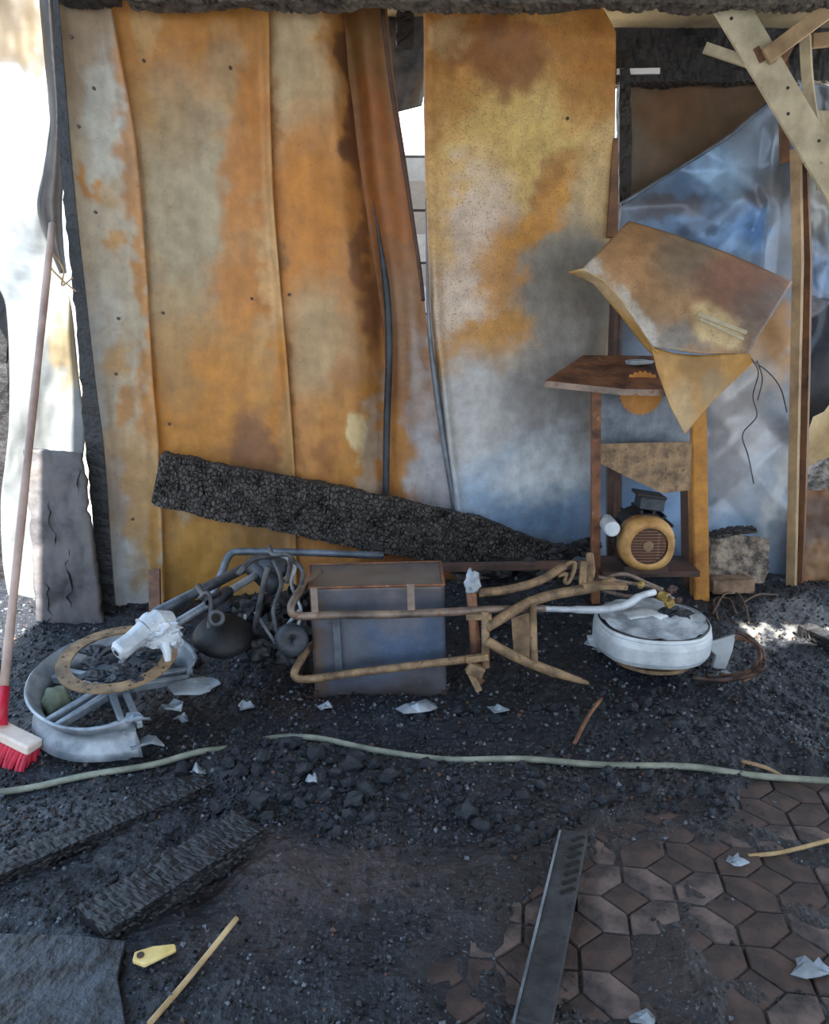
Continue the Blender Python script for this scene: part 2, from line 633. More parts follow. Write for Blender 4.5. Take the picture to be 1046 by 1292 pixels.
# ================================================================== THE SETTING
# ---- floor, ground outside
mb = MB()
mb.box((0.3, 0.9, -0.13), (9.0, 6.2, 0.16))
floor = mb.build('floor', M['concrete'])
tag(floor, kind='structure')
mb = MB()
mb.grid(lambda u, v: Vector((-12 + 24 * u, 3.95 + 20 * v, -0.03 + 0.06 * fbm(u * 9, v * 9))), 60, 50)
tag(mb.build('ground_outside', M['ground'], smooth=True), kind='structure')
mb = MB()
mb.box((0, -8.1, -0.13), (24, 11.8, 0.12))
tag(mb.build('ground_yard', M['yard']), kind='structure')

# ---- ceiling: burnt boards over the bay, an unseen hole added to let the sun patch in
CZ = 2.34
hx0, hx1, hy0, hy1 = 1.52, 2.60, 0.93, 1.17
mb = MB()
X0, X1, Y0, Y1 = -1.22, 3.8, -1.15, 3.98


def hole_edge(k):
    return 0.035 * math.sin(k * 5.1) + 0.03 * math.sin(k * 11.7 + 1)


for (xa, xb, ya, yb) in ((X0, hx0, Y0, Y1), (hx1, X1, Y0, Y1), (hx0, hx1, Y0, hy0), (hx0, hx1, hy1, Y1)):
    mb.box(((xa + xb) / 2, (ya + yb) / 2, CZ + 0.02), (xb - xa, yb - ya, 0.04))
# ragged fingers of board left along the edges of the added hole
for k in range(12):
    x = hx0 + (hx1 - hx0) * (k + 0.5) / 12
    d = 0.02 + 0.07 * random.random()
    mb.box((x, hy1 - d / 2, CZ + 0.02), (0.05 + 0.05 * random.random(), d, 0.03))
    d = 0.02 + 0.06 * random.random()
    mb.box((x, hy0 + d / 2, CZ + 0.02), (0.05 + 0.05 * random.random(), d, 0.03))
ceiling = mb.build('ceiling', M['ceiling'])
tag(ceiling, kind='structure')

# ---- charred lintel along the top of the wall (ragged underside)
def char_beam(name, p0, p1, w, h, seed, mat_, parent=None, nl=90, rag=0.02, nh=5, cells=26.0, up=(0, 0, 1), taper=None):
    """a burnt beam: square section, surface broken into char blocks"""
    p0, p1 = Vector(p0), Vector(p1)
    s, t, a = basis(p1 - p0, Vector(up))
    L = (p1 - p0).length
    ring = []
    for k in range(nh):
        ring.append((-1 + 2 * k / nh, -1))
    for k in range(nh):
        ring.append((1, -1 + 2 * k / nh))
    for k in range(nh):
        ring.append((1 - 2 * k / nh, 1))
    for k in range(nh):
        ring.append((-1, 1 - 2 * k / nh))
    n = len(ring)
    vs_, fs = [], []
    for i in range(nl + 1):
        f = i / nl
        tw, th_ = (w, h)
        if taper:
            k = taper(f)
            tw, th_ = w * k, h * k
        endk = 1 - 0.12 * (1 - min(1, min(f, 1 - f) * nl / 2))
        for (x, y) in ring:
            q = Vector((f * L * cells, x * w * cells * 0.42, y * h * cells * 0.42)) + Vector((seed * 13.1, 0, seed))
            vd = noise.voronoi(q)[0]
            crack = sstep(0.0, 0.16, vd[1] - vd[0])
            r = -rag * 0.55 * (1 - crack) + rag * 0.8 * noise.noise(q * 0.35) + rag * 0.5 * noise.noise(q * 0.13)
            off = s * (x * (tw / 2 * endk + r)) + t * (y * (th_ / 2 * endk + r))
            vs_.append(p0 + a * (f * L + rag * 0.4 * noise.noise(q)) + off)
    for i in range(nl):
        for k in range(n):
            l = (k + 1) % n
            fs.append((i * n + k, i * n + l, (i + 1) * n + l, (i + 1) * n + k))
    fs.append(tuple(range(n - 1, -1, -1)))
    fs.append(tuple(nl * n + k for k in range(n)))
    m = MB()
    m.add(vs_, fs)
    return m.build(name, mat_, parent)


bl = char_beam('charred_lintel', W(160, -9, 3.16), W(1120, -7, 3.20), 0.10, 0.085, 3, M['lintel'], nl=260, rag=0.014)
bl2 = char_beam('charred_beam_end', W(76, -8, 3.15), W(150, -6, 3.15), 0.08, 0.06, 4, M['char'], nl=24, rag=0.012)
tag(bl2, 'short black beam end above the narrow sheet at the end of the wall', 'beam')
tag(bl, 'long charred beam with ragged underside running along the top of the metal wall', 'beam')

# ================================================================== THE METAL WALL
wall = empty('wall_back', (0, 3.4, 0), kind='structure')


def ridge(x, c, w):
    return math.exp(-((x - c) / w) ** 2)


# -- narrow sheet at the left end
rA = [(-6, 70, 138), (60, 77, 150), (170, 86, 170), (330, 101, 184), (480, 116, 193), (560, 126, 200), (680, 137, 205), (800, 147, 208)]
bA = [(110, 60, 60, 80, 0, (128, 104, 76), 0.8, 0.6), (135, 150, 26, 80, 0, (172, 172, 162), 0.7, 0.7),
      (165, 150, 16, 160, -6, (168, 108, 58), 0.85, 0.6), (110, 225, 22, 9, 45, (184, 120, 52), 0.9, 0.5),
      (140, 240, 18, 16, 0, (176, 128, 72), 0.6, 0.7), (145, 300, 14, 12, 0, (180, 122, 62), 0.8, 0.6),
      (130, 390, 20, 40, 0, (178, 172, 160), 0.7, 0.7), (148, 440, 16, 30, 0, (182, 130, 72), 0.7, 0.7),
      (112, 470, 14, 120, -6, (168, 172, 178), 0.7, 0.7), (190, 430, 14, 190, -3, (184, 118, 52), 0.85, 0.6),
      (165, 510, 10, 30, 10, (178, 116, 52), 0.8, 0.6), (165, 620, 45, 70, 0, (186, 146, 92), 0.85, 0.7),
      (150, 740, 30, 70, 0, (196, 202, 208), 0.95, 0.6), (140, 640, 14, 70, 0, (176, 180, 186), 0.5, 0.7),
      (205, 700, 12, 80, 0, (196, 136, 66), 0.8, 0.6)]
sheet('metal_sheet', rA, lambda u, v, x, y: -0.03 * sstep(0.72, 1.0, u) - 0.02 * sstep(0.2, 0.0, u) + 0.006 * fbm(x * .02, y * .01, 1),
      lambda x, y: paint(x, y, (172, 158, 134), bA, 1.0), M['sheet'], wall, 26, 140)['label'] = 'narrow grey-beige sheet with small rust patches'

# -- second sheet, grey centre and rusty lower half
rB = [(-6, 136, 339), (60, 148, 340), (170, 168, 342), (250, 180, 345), (340, 185, 352), (480, 194, 364), (600, 203, 372), (700, 206, 374), (790, 209, 375)]
bB = [(240, 30, 130, 80, 0, (186, 120, 54), 0.9, 0.7), (185, 40, 16, 40, 0, (186, 150, 100), 0.8, 0.6), (290, 70, 28, 45, 0, (168, 146, 112), 0.7, 0.7),
      (240, 100, 40, 30, 0, (178, 112, 48), 0.7, 0.7), (240, 270, 76, 165, 0, (168, 156, 128), 0.95, 0.55), (230, 160, 40, 50, 0, (158, 128, 88), 0.5, 0.7),
      (315, 200, 26, 130, 3, (190, 116, 44), 0.85, 0.7), (305, 370, 46, 56, 30, (192, 118, 42), 0.85, 0.7),
      (340, 350, 10, 80, 3, (204, 168, 116), 0.6, 0.7), (250, 520, 100, 110, 0, (196, 126, 46), 0.9, 0.7), (225, 440, 30, 70, 0, (174, 140, 88), 0.7, 0.7),
      (322, 565, 44, 52, 0, (134, 84, 58), 0.9, 0.5), (262, 690, 60, 80, 0, (196, 138, 62), 0.9, 0.7),
      (225, 620, 14, 22, 0, (206, 190, 160), 0.8, 0.6), (340, 670, 40, 50, 0, (150, 106, 66), 0.6, 0.7), (355, 480, 12, 80, 4, (196, 124, 46), 0.9, 0.6)]
rB = [(y, a - 9, b) for (y, a, b) in rB]
sheet('metal_sheet', rB, lambda u, v, x, y: 0.02 * ridge(u, 0.0, 0.05) - 0.03 * ridge(u, 1.0, 0.04) + 0.03 * math.sin(u * math.pi)
      + 0.012 * fbm(x * .012, y * .006, 2), lambda x, y: paint(x, y, (182, 140, 84), bB, 2.0), M['sheet'], wall, 60, 150)['label'] = 'wide sheet with a grey centre and rusty orange lower half'

# -- third sheet, its right edge curling back
rC = [(-6, 341, 440), (60, 342, 447), (150, 344, 456), (280, 349, 474), (340, 354, 482), (420, 361, 489), (520, 368, 488), (640, 374, 487), (790, 377, 485)]
bC = [(375, 90, 42, 110, 0, (176, 156, 120), 0.9, 0.7), (385, 290, 40, 150, 0, (198, 122, 44), 0.9, 0.7), (430, 60, 16, 70, -8, (164, 106, 50), 0.8, 0.6),
      (447, 120, 14, 150, -6, (98, 58, 40), 0.95, 0.5), (462, 330, 14, 110, -6, (132, 84, 62), 0.9, 0.6), (400, 440, 50, 80, 0, (172, 148, 110), 0.85, 0.7),  # dark brown blob by the curled edge paints in the fold's shade
      (435, 560, 50, 70, 0, (192, 126, 52), 0.8, 0.7), (456, 552, 17, 24, -20, (222, 198, 146), 0.95, 0.4), (405, 575, 22, 24, 0, (160, 96, 44), 0.7, 0.6),
      (478, 560, 10, 90, 0, (176, 164, 150), 0.7, 0.6), (430, 470, 16, 40, 0, (176, 108, 44), 0.6, 0.7), (346, 330, 6, 330, -3, (150, 100, 52), 0.7, 0.6)]
rC = [(y, a - 8, b) for (y, a, b) in rC]
sheet('metal_sheet', rC, lambda u, v, x, y: 0.0 + 0.15 * sstep(0.72 - 0.1 * v, 1.0, u) * (1 - 0.55 * sstep(0.3, 0.9, v)) - 0.03 * math.sin(u * 3.0) + 0.01 * fbm(x * .015, y * .008, 4),
      lambda x, y: paint(x, y, (188, 130, 66), bC, 3.0), M['sheet'], wall, 50, 150)['label'] = 'rust-orange sheet with its edge curled back'

# -- twisted strip beside the slit
rD = [(-6, 418, 487), (100, 440, 497), (200, 452, 512), (330, 470, 530), (420, 482, 540), (520, 480, 556), (640, 478, 574), (790, 476, 590)]
bD = [(470, 60, 40, 100, -10, (132, 88, 48), 0.9, 0.6), (490, 220, 26, 120, -10, (168, 98, 42), 0.9, 0.7), (478, 140, 16, 60, -10, (150, 84, 40), 0.7, 0.7),
      (520, 420, 26, 90, -10, (158, 124, 92), 0.8, 0.7), (508, 560, 22, 60, -6, (196, 130, 62), 0.8, 0.7), (548, 590, 24, 70, -10, (176, 178, 184), 0.9, 0.6),
      (535, 470, 14, 60, -10, (172, 170, 172), 0.6, 0.7)]
sheet('metal_strip', rD, lambda u, v, x, y: 0.10 - 0.05 * u + 0.012 * math.sin(u * 9 + v * 3), lambda x, y: paint(x, y, (146, 96, 52), bD, 4.0),
      M['sheet'], wall, 26, 130)['label'] = 'narrow twisted rusty strip beside the open slit'
mb = MB()
mb.tube(catmull([W(x, y, Yw(x) + 0.02) for x, y in ((482, 10), (494, 110), (510, 210), (529, 335), (534, 380))], 8), 0.009, 6)
mb.build('flange_or_gap_shade', M['rust_dark'], wall, smooth=True)
mb = MB()
mb.tube(catmull([W(x, y, Yw(x) + 0.03) for x, y in ((470, 250), (480, 310), (488, 370), (491, 440), (488, 540), (486, 700))], 8), [min(0.016, 0.001 + 0.0010 * i) for i in range(41)], 6)
mb.build('flange_or_gap_shade', M['steel_dark'], wall, smooth=True)  # this dark rod stands in for the shaded gap between two sheets
mb = MB()
mb.tube(catmull([W(x, y, Yw(x) - 0.015) for x, y in ((537, 250), (541, 400), (549, 480), (560, 560), (574, 645), (580, 700))], 8), [min(0.024, 0.003 + 0.0014 * i) for i in range(41)], 8, squash=0.5)
mb.build('flange_or_gap_shade', M['steel'], wall, smooth=True)

# -- big sheet to the right of the slit
rE = [(8, 534, 776), (40, 535, 777), (150, 535, 776), (300, 539, 774), (400, 544, 770), (450, 549, 766), (560, 562, 757), (640, 573, 750), (700, 579, 744), (780, 584, 740)]
bE = [(660, 60, 170, 130, 0, (192, 120, 46), 0.95, 0.6), (650, 190, 120, 100, 0, (202, 170, 96), 0.9, 0.7), (700, 150, 70, 60, 0, (206, 178, 104), 0.7, 0.7),
      (640, 75, 58, 42, 10, (140, 82, 38), 0.85, 0.45), (600, 60, 40, 20, 0, (136, 84, 44), 0.6, 0.6), (745, 90, 40, 70, 0, (186, 120, 54), 0.8, 0.6), (690, 30, 40, 16, 0, (198, 146, 84), 0.6, 0.6),
      (546, 120, 14, 150, 0, (170, 108, 52), 0.85, 0.6), (565, 130, 20, 60, 0, (184, 124, 58), 0.7, 0.7), (570, 45, 20, 20, 0, (182, 152, 104), 0.7, 0.6),
      (590, 320, 50, 110, 10, (202, 182, 164), 0.95, 0.6), (560, 250, 20, 90, 0, (206, 166, 96), 0.8, 0.7), (575, 400, 40, 50, 0, (208, 190, 172), 0.8, 0.7),
      (720, 300, 70, 90, 45, (182, 164, 130), 0.8, 0.7), (715, 370, 80, 90, 0, (140, 138, 132), 0.95, 0.6), (760, 240, 18, 90, 0, (196, 166, 112), 0.8, 0.7),
      (688, 262, 80, 21, -47, (202, 136, 56), 0.9, 0.45), (633, 330, 34, 62, 12, (198, 132, 54), 0.8, 0.6), (610, 425, 62, 28, -22, (196, 134, 60), 0.9, 0.5),
      (700, 225, 44, 14, -42, (172, 112, 50), 0.7, 0.6), (640, 560, 130, 110, 0, (166, 170, 174), 0.95, 0.5), (720, 470, 60, 60, 0, (150, 148, 146), 0.8, 0.7),
      (600, 540, 36, 90, 0, (190, 190, 190), 0.7, 0.7), (670, 620, 100, 60, 0, (148, 174, 200), 0.8, 0.7), (690, 590, 60, 40, -20, (216, 224, 230), 0.8, 0.7),
      (680, 690, 120, 60, 0, (100, 138, 176), 0.85, 0.7), (680, 510, 30, 60, 20, (128, 126, 126), 0.5, 0.7)]


def edgeE(u, v, x, y):
    if v < 0.05 and u > 0.9:
        y += 28 * ((u - 0.9) / 0.1) ** 2 * (1 - v / 0.05)
    if v < 0.02:
        y += (3 * math.sin(u * 40) + 8 * ridge(u, 0.14, 0.08)) * (1 - v / 0.02)
    return x, y


def disE(u, v, x, y):
    b = -0.04 * math.sin(u * math.pi) + 0.02 * fbm(x * .008, y * .006, 5)
    b += 0.05 * sstep(0.55, 0.9, v) * math.sin(u * 5.0 + v * 5)
    return 0.02 + b - 0.03 * ridge(u, 0.03, 0.03)


def colE(x, y):
    a = 1.0 - sstep(420, 470, y + 30 * fbm(x * .02, y * .02, 2))
    a *= 1.0 - 0.8 * (1 - sstep(0.7, 1.2, math.hypot((x - 720) / 80, (y - 370) / 90)))
    return (*paint(x, y, (186, 146, 84), bE, 5.0), 0.06 + 0.94 * a)


sheet('metal_sheet', rE, disE, colE, M['sheet_speck'], wall, 80, 190, edge=edgeE)['label'] = \
    'large blistered sheet, orange above and bluish grey below'

# screw heads on the sheets
for (x, y) in ((91, 47), (119, 112), (182, 77), (291, 86), (357, 90), (121, 268), (206, 395), (318, 377), (150, 402), (147, 472), (168, 655),
               (214, 535), (428, 352), (716, 150), (620, 190), (365, 372), (100, 160)):
    m2 = MB()
    m2.disc(W(x, y, Yw(x) - 0.035 + (0.03 if x > 200 else 0.0)), (0, -1, 0.1), 0.006, 0.008, 10)
    m2.build('screw_head', M['rust_dark'], wall)

# ---- white sheet outside, standing in the sun, past the end of the wall
rG = [(-10, -60, 51), (60, -60, 57), (150, -60, 63), (220, -60, 54), (262, -60, 47), (310, -40, 61), (370, 2, 86), (400, 9, 92), (470, 12, 99), (540, 11, 107), (580, 7, 104), (640, 1, 84), (740, 8, 80), (860, 44, 80)]
bG = [(20, 20, 90, 50, 0, (84, 70, 48), 0.9, 0.4), (40, 50, 16, 50, 0, (88, 76, 52), 0.7, 0.5), (85, 430, 20, 60, 0, (164, 146, 108), 0.6, 0.7), (30, 330, 24, 60, 20, (100, 110, 120), 0.7, 0.7), (20, 260, 20, 40, 0, (112, 120, 130), 0.6, 0.7), (50, 430, 16, 60, 0, (104, 114, 124), 0.5, 0.7), (85, 430, 16, 50, 0, (128, 114, 84), 0.6, 0.7)]  # brown top blobs: part stain, part shade painted into the sheet
gG = W(20, 840, 3.3)
mb = MB()


def gfn(u, v):
    y, a, b = rows_at(rG, v)
    x = lerp(a, b, u)
    return W(x, y, 3.34 + 0.05 * math.sin(v * 9 + u * 2) + 0.03 * fbm(x * .02, y * .01, 8))


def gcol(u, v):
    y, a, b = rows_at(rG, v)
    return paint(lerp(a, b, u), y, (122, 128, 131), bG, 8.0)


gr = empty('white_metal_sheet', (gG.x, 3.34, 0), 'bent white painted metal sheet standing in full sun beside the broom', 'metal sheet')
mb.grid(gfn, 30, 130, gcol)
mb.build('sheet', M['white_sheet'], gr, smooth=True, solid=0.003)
rg2 = [(-10, 49, 71), (60, 55, 75), (150, 62, 80), (220, 53, 80), (262, 47, 78), (310, 60, 80), (345, 76, 84)]
mb = MB()


def gfn2(u, v):
    y, a, b = rows_at(rg2, v)
    return W(lerp(a, b, u), y, 3.33 - 0.05 * math.sin(u * 3.0))


mb.grid(gfn2, 8, 60)
mb.build('rolled_edge', M['edge_dark'], gr, smooth=True, solid=0.003)

# dark boards seen at the frame's left edge behind the white sheet
cb = char_beam('charred_board', W(2, 900, 3.62), W(-16, 330, 3.62), 0.16, 0.04, 5, M['char'], nl=50, rag=0.01, up=(0, 1, 0))
tag(cb, 'charred upright board behind the sunlit white sheet', 'board')

# ---- charred post at the end of the metal wall
rP = [(-8, 66, 73), (60, 70, 78), (130, 72, 84), (220, 77, 91), (330, 88, 103), (420, 97, 113), (500, 103, 122), (560, 107, 130), (620, 113, 135), (700, 121, 140), (800, 130, 148)]
mb = MB()
vs_, fs = [], []
NV = 90
for j in range(NV + 1):
    y, a, b = rows_at(rP, j / NV)
    r = 2.5 * noise.noise(Vector((y * 0.06, 3, 1))) + 2.0 * noise.noise(Vector((y * 0.2, 7, 1)))
    for (x, yy) in ((a + r, 3.16), (b, 3.16), (b + 1, 3.21), (a + r, 3.21)):
        vs_.append(W(x, y, yy + 0.006 * noise.noise(Vector((y * .1, x, 2)))))
for j in range(NV):
    for k in range(4):
        l = (k + 1) % 4
        fs.append((j * 4 + k, j * 4 + l, j * 4 + 4 + l, j * 4 + 4 + k))
fs += [(3, 2, 1, 0), tuple(NV * 4 + k for k in range(4))]
mb.add(vs_, fs)
tag(mb.build('charred_post', M['char_dark']), 'thin black charred post with flaking edge at the end of the metal wall', 'post')

# ---- sooty render board below the white sheet
mb = MB()
outl = [(33, 566), (70, 570), (100, 572), (112, 600), (122, 680), (132, 800), (92, 815), (54, 830), (44, 740), (36, 650)]
vs_, fs = [], []


def cemfn(u, v):
    y = lerp(566, 830, v) + 6 * u * (1 - v)
    xl = lerp(33, 52, v) + 2.5 * noise.noise(Vector((y * .05, 1, 2)))
    xr = lerp(104, 136, v) + 4.0 * noise.noise(Vector((y * .08, 4, 2)))
    x = lerp(xl, xr, u)
    return W(x, y, 3.10 + 0.012 * fbm(x * .05, y * .03, 2))


mb.grid(cemfn, 24, 60)
tag(mb.build('render_board', M['cement'], smooth=True, solid=0.03), 'sooty grey cement board with flaking cracks standing below the white sheet', 'board')
cem = bpy.data.objects['render_board']
rngc = random.Random(4)
for k, (x0, y0, y1) in enumerate(((64, 632, 690), (84, 690, 770), (97, 590, 628), (60, 735, 800))):
    m2 = MB()
    pts = [W(x0 + rngc.uniform(-5, 5) + 0.06 * (y - y0), y, 3.082) for y in range(y0, y1, 7)]
    m2.tube(pts, [0.0006] + [rngc.uniform(0.001, 0.006) for _ in pts[2:]] + [0.0006], 6, squash=0.5)
    m2.build('crack', M['black'], cem)

# ================================================================== RIGHT-HAND BAY
# ---- dark board and charred frame behind the blue sheet
mb = MB()
mb.grid(lambda u, v: W(lerp(786, 985, u), lerp(98, 330, v), 3.90 + 0.012 * fbm(u * 4, v * 4, 3)), 24, 24,
        lambda u, v: paint(lerp(786, 985, u), lerp(98, 330, v), (104, 82, 58), [(850, 130, 60, 30, 0, (118, 78, 50), 0.8, 0.7), (800, 190, 20, 60, 0, (110, 104, 88), 0.6, 0.7), (900, 170, 50, 50, 0, (96, 76, 58), 0.6, 0.7)], 2))
tag(mb.build('back_board', M['sheet'], smooth=True, solid=0.012), 'dull brown scorched board in the dark bay behind the blue-grey sheet', 'board')
cb = char_beam('charred_beam', W(770, 72, 3.84), W(1120, 70, 3.84), 0.08, 0.215, 9, M['char'], nl=100, rag=0.014)
tag(cb, 'thick black charred beam under the cream ceiling of the side bay', 'beam')
mb = MB()
mb.bar(W(778, 91, 3.80), W(832, 90, 3.80), 0.02, 0.022)
tag(mb.build('batten', M['white_board']), 'short white batten end under the charred bay beam', 'batten')
cb = char_beam('charred_upright', W(788, 720, 3.80), W(787, 88, 3.80), 0.05, 0.05, 12, M['char'], nl=90, rag=0.008, up=(0, 1, 0))
tag(cb, 'black charred upright between the big rusty sheet and the blue-grey sheet', 'post')
mb = MB()
mb.bar(W(772, 300, 3.50), W(776, 175, 3.52), 0.045, 0.03, up=(0, 1, 0), w1=0.02)
mb.build('wood_splinter', M['wood_brown'], bevel=0.003)
tag(bpy.data.objects['wood_splinter'], 'brown pointed timber sliver against the edge of the large rusty sheet', 'timber')

# ---- crumpled heat-blued sheet
topF = [(783, 258), (830, 228), (880, 198), (925, 168), (968, 130), (1008, 108)]
botF = [(735, 775), (790, 775), (850, 775), (900, 775), (960, 775), (1003, 775)]


def poly_at(P, u):
    t = u * (len(P) - 1)
    i = min(int(t), len(P) - 2)
    k = t - i
    return lerp(P[i][0], P[i + 1][0], k), lerp(P[i][1], P[i + 1][1], k)


def pF(u, v):
    a = poly_at(topF, u)
    b = poly_at(botF, u)
    return lerp(a[0], b[0], v), lerp(a[1], b[1], v)


def crease(x, y, ax, ay, bx, by, w):
    dx, dy = bx - ax, by - ay
    L = math.hypot(dx, dy)
    d = abs((x - ax) * dy - (y - ay) * dx) / L
    t = ((x - ax) * dx + (y - ay) * dy) / L / L
    k = 1 - sstep(0.0, 0.25, max(0, -t, t - 1))
    return k * max(0, 1 - d / w)


CR = [(790, 262, 960, 250, 40, -0.05), (860, 215, 935, 260, 36, 0.05), (935, 250, 885, 300, 40, -0.06), (940, 240, 1000, 170, 45, 0.05), (950, 290, 990, 200, 22, 0.045),
      (975, 180, 962, 340, 16, -0.05), (900, 320, 960, 260, 30, 0.04), (905, 520, 990, 440, 60, -0.05), (900, 640, 985, 560, 40, 0.05),
      (920, 560, 990, 640, 50, -0.04), (900, 700, 980, 620, 40, 0.03), (760, 640, 880, 520, 60, 0.04), (800, 560, 860, 700, 50, -0.04)]


def dF(x, y):
    d = 0.010 * fbm(x * .014, y * .014, 3, 2)
    for (ax, ay, bx, by, w, k) in CR:
        d += k * crease(x, y, ax, ay, bx, by, w)
    return d


bF = [(880, 240, 80, 50, -30, (112, 146, 188), 0.9, 0.6), (905, 215, 40, 30, 20, (150, 188, 226), 0.9, 0.5), (840, 255, 50, 16, 10, (104, 102, 106), 0.8, 0.6),
      (950, 190, 34, 50, 0, (138, 156, 178), 0.8, 0.7), (930, 290, 60, 30, -30, (140, 182, 230), 0.9, 0.6), (900, 280, 60, 14, -30, (86, 98, 118), 0.7, 0.6),
      (985, 260, 16, 110, 0, (134, 140, 148), 0.8, 0.7), (965, 235, 16, 20, 0, (130, 118, 116), 0.6, 0.7), (860, 330, 90, 30, 0, (96, 120, 152), 0.6, 0.7),
      (985, 430, 26, 60, 0, (200, 150, 84), 0.85, 0.6), (950, 480, 40, 60, 0, (196, 192, 186), 0.7, 0.7), (930, 580, 60, 90, 0, (196, 196, 200), 0.9, 0.7),
      (900, 520, 20, 60, 10, (214, 214, 216), 0.7, 0.7), (960, 640, 40, 60, 0, (178, 192, 208), 0.8, 0.7), (820, 610, 70, 100, 0, (112, 146, 184), 0.9, 0.7),
      (920, 700, 60, 50, 0, (128, 164, 202), 0.8, 0.7), (985, 610, 14, 60, 20, (226, 230, 234), 0.8, 0.6), (770, 540, 40, 60, 0, (150, 152, 154), 0.7, 0.7)]
mb = MB()
mb.grid(lambda u, v: W(*pF(u, v), 3.70 + dF(*pF(u, v)) - 0.08 * v), 90, 150, lambda u, v: paint(*pF(u, v), (128, 146, 170), bF, 6.0))
sF = mb.build('crumpled_sheet', M['silver'], smooth=True, solid=0.002)
tag(sF, 'crumpled heat-blued silver sheet with slanting top edge behind the saw bench', 'metal sheet')
# folded top hem
mb = MB()
mb.tube([W(x, y, 3.69 + dF(x, y)) for x, y in [pF(i / 30, 0) for i in range(31)]], 0.007, 6)
hem = mb.build('hem', M['steel'], sF, smooth=True)

mb = MB()
mb.grid(lambda u, v: W(lerp(1006, 1075, u), lerp(100, 372, v) + 14 * u, 3.80 + 0.03 * fbm(u * 3, v * 6, 3) + 0.03 * math.sin(v * 9)), 24, 60,
        lambda u, v: paint(lerp(1006, 1075, u), lerp(100, 372, v), (128, 138, 150), [(1030, 150, 40, 50, 0, (108, 112, 118), 0.8, 0.7), (1030, 260, 22, 50, 0, (172, 172, 166), 0.6, 0.7), (1035, 330, 30, 30, 0, (120, 148, 186), 0.8, 0.7)], 3))
tag(mb.build('hanging_sheet', M['silver'], smooth=True, solid=0.002), 'blotchy grey-blue metal sheet hanging beyond the double post', 'metal sheet')

# ---- double post
pst = empty('double_post', W(1000, 745, 3.46), 'slim upright post of a tan batten nailed to a brown one', 'post')
pst.location.z = 0
mb = MB()
for a, b in (((991, 760), (1003, 470)), ((1003, 470), (1003, 190))):
    pass
mb.tube([W(x, y, 3.46) for x, y in ((998, 762), (1001, 620), (1004, 470), (1007, 330), (1004, 188))], 0.030, 4, squash=0.8)
mb.build('tan_batten', M['wood_tan'], pst)
mb = MB()
mb.tube([W(x, y, 3.50) for x, y in ((1008, 750), (1013, 620), (1017, 470), (1019, 330), (1014, 200))], 0.024, 4, squash=0.8)
mb.build('brown_batten', M['wood_brown'], pst)
mb = MB()
mb.bar(W(988, 75, 3.60), W(990, 205, 3.58), 0.03, 0.03, up=(0, 1, 0))
tag(mb.build('post_stub', M['wood_brown']), 'short brown timber stub above the double post, behind the slanting board', 'timber')

# ---- slanting cream board and other roof timbers
mb = MB()
s0, s1 = W(906, -18, 3.30), W(1072, 262, 3.34)
mb.bar(s0, s1, 0.02, 0.115, up=(0.8, 0, 0.45))
brd = mb.build('slanting_board', M['wood_pale'], bevel=0.003)
tag(brd, 'wide slanting board with peeling cream paint and nail holes, hanging from the ceiling', 'board')
mb = MB()
c = s0.lerp(s1, 0.30) + Vector((0, -0.012, 0))
R_ = Matrix.Rotation(math.radians(-58), 3, 'Y')
mb.box(c + Vector((-0.005, 0, 0.0)), (0.055, 0.006, 0.022), Matrix.Rotation(math.radians(58), 3, 'Y'))
mb.build('notch', M['wood_brown'], brd)
for k, t in enumerate((0.06, 0.13, 0.46, 0.55, 0.7)):
    m2 = MB()
    m2.disc(s0.lerp(s1, t) + Vector((0.02 * (-1) ** k, -0.008, 0.01 * (-1) ** k)), (0, -1, 0), 0.006, 0.004, 8)
    m2.build('nail_hole', M['black'], brd)
mb = MB()
mb.bar(W(966, 72, 3.28), W(1075, -10, 3.22), 0.03, 0.055)
mb.build('ceiling_batten', M['wood_tan'], bevel=0.003)
tag(bpy.data.objects['ceiling_batten'], 'tan batten rising from behind the slanting cream board to the ceiling', 'batten')
mb = MB()
mb.bar(W(889, 60, 3.36), W(948, 80, 3.325), 0.02, 0.036)
mb.build('short_batten', M['wood_pale'], bevel=0.002)
tag(bpy.data.objects['short_batten'], 'short pale batten poking out behind the slanting cream board', 'batten')
mb = MB()
mb.box(W(985, 68, 3.36), (0.05, 0.05, 0.07), Matrix.Rotation(0.5, 3, 'Y'))
mb.build('wood_block', M['wood_brown'], bevel=0.004)
tag(bpy.data.objects['wood_block'], 'brown wood block between the slanting board and the tan batten', 'timber')
mb = MB()
mb.tube(catmull([W(1016, 46, 3.50), W(1019, 100, 3.48), W(1026, 150, 3.46), W(1040, 210, 3.44)], 4), 0.034, 4, squash=0.7)
mb.build('crooked_batten', M['wood_pale'])
tag(bpy.data.objects['crooked_batten'], 'crooked pale upright batten beyond the slanting cream board', 'batten')
mb = MB()
mb.bar(W(1024, 52, 3.52), W(1085, 46, 3.52), 0.03, 0.05)
mb.build('cross_batten', M['wood_tan'], bevel=0.003)
tag(bpy.data.objects['cross_batten'], 'level tan batten joining the top of the crooked pale batten', 'batten')
mb = MB()
mb.grid(lambda u, v: W(lerp(1030, 1080, u), lerp(140, 240, v), 3.56 + 0.02 * fbm(u * 3, v * 3, 1)), 8, 10)
mb.build('torn_panel', M['wood_pale'], solid=0.01)
tag(bpy.data.objects['torn_panel'], 'torn cream panel beside the crooked pale batten', 'panel')

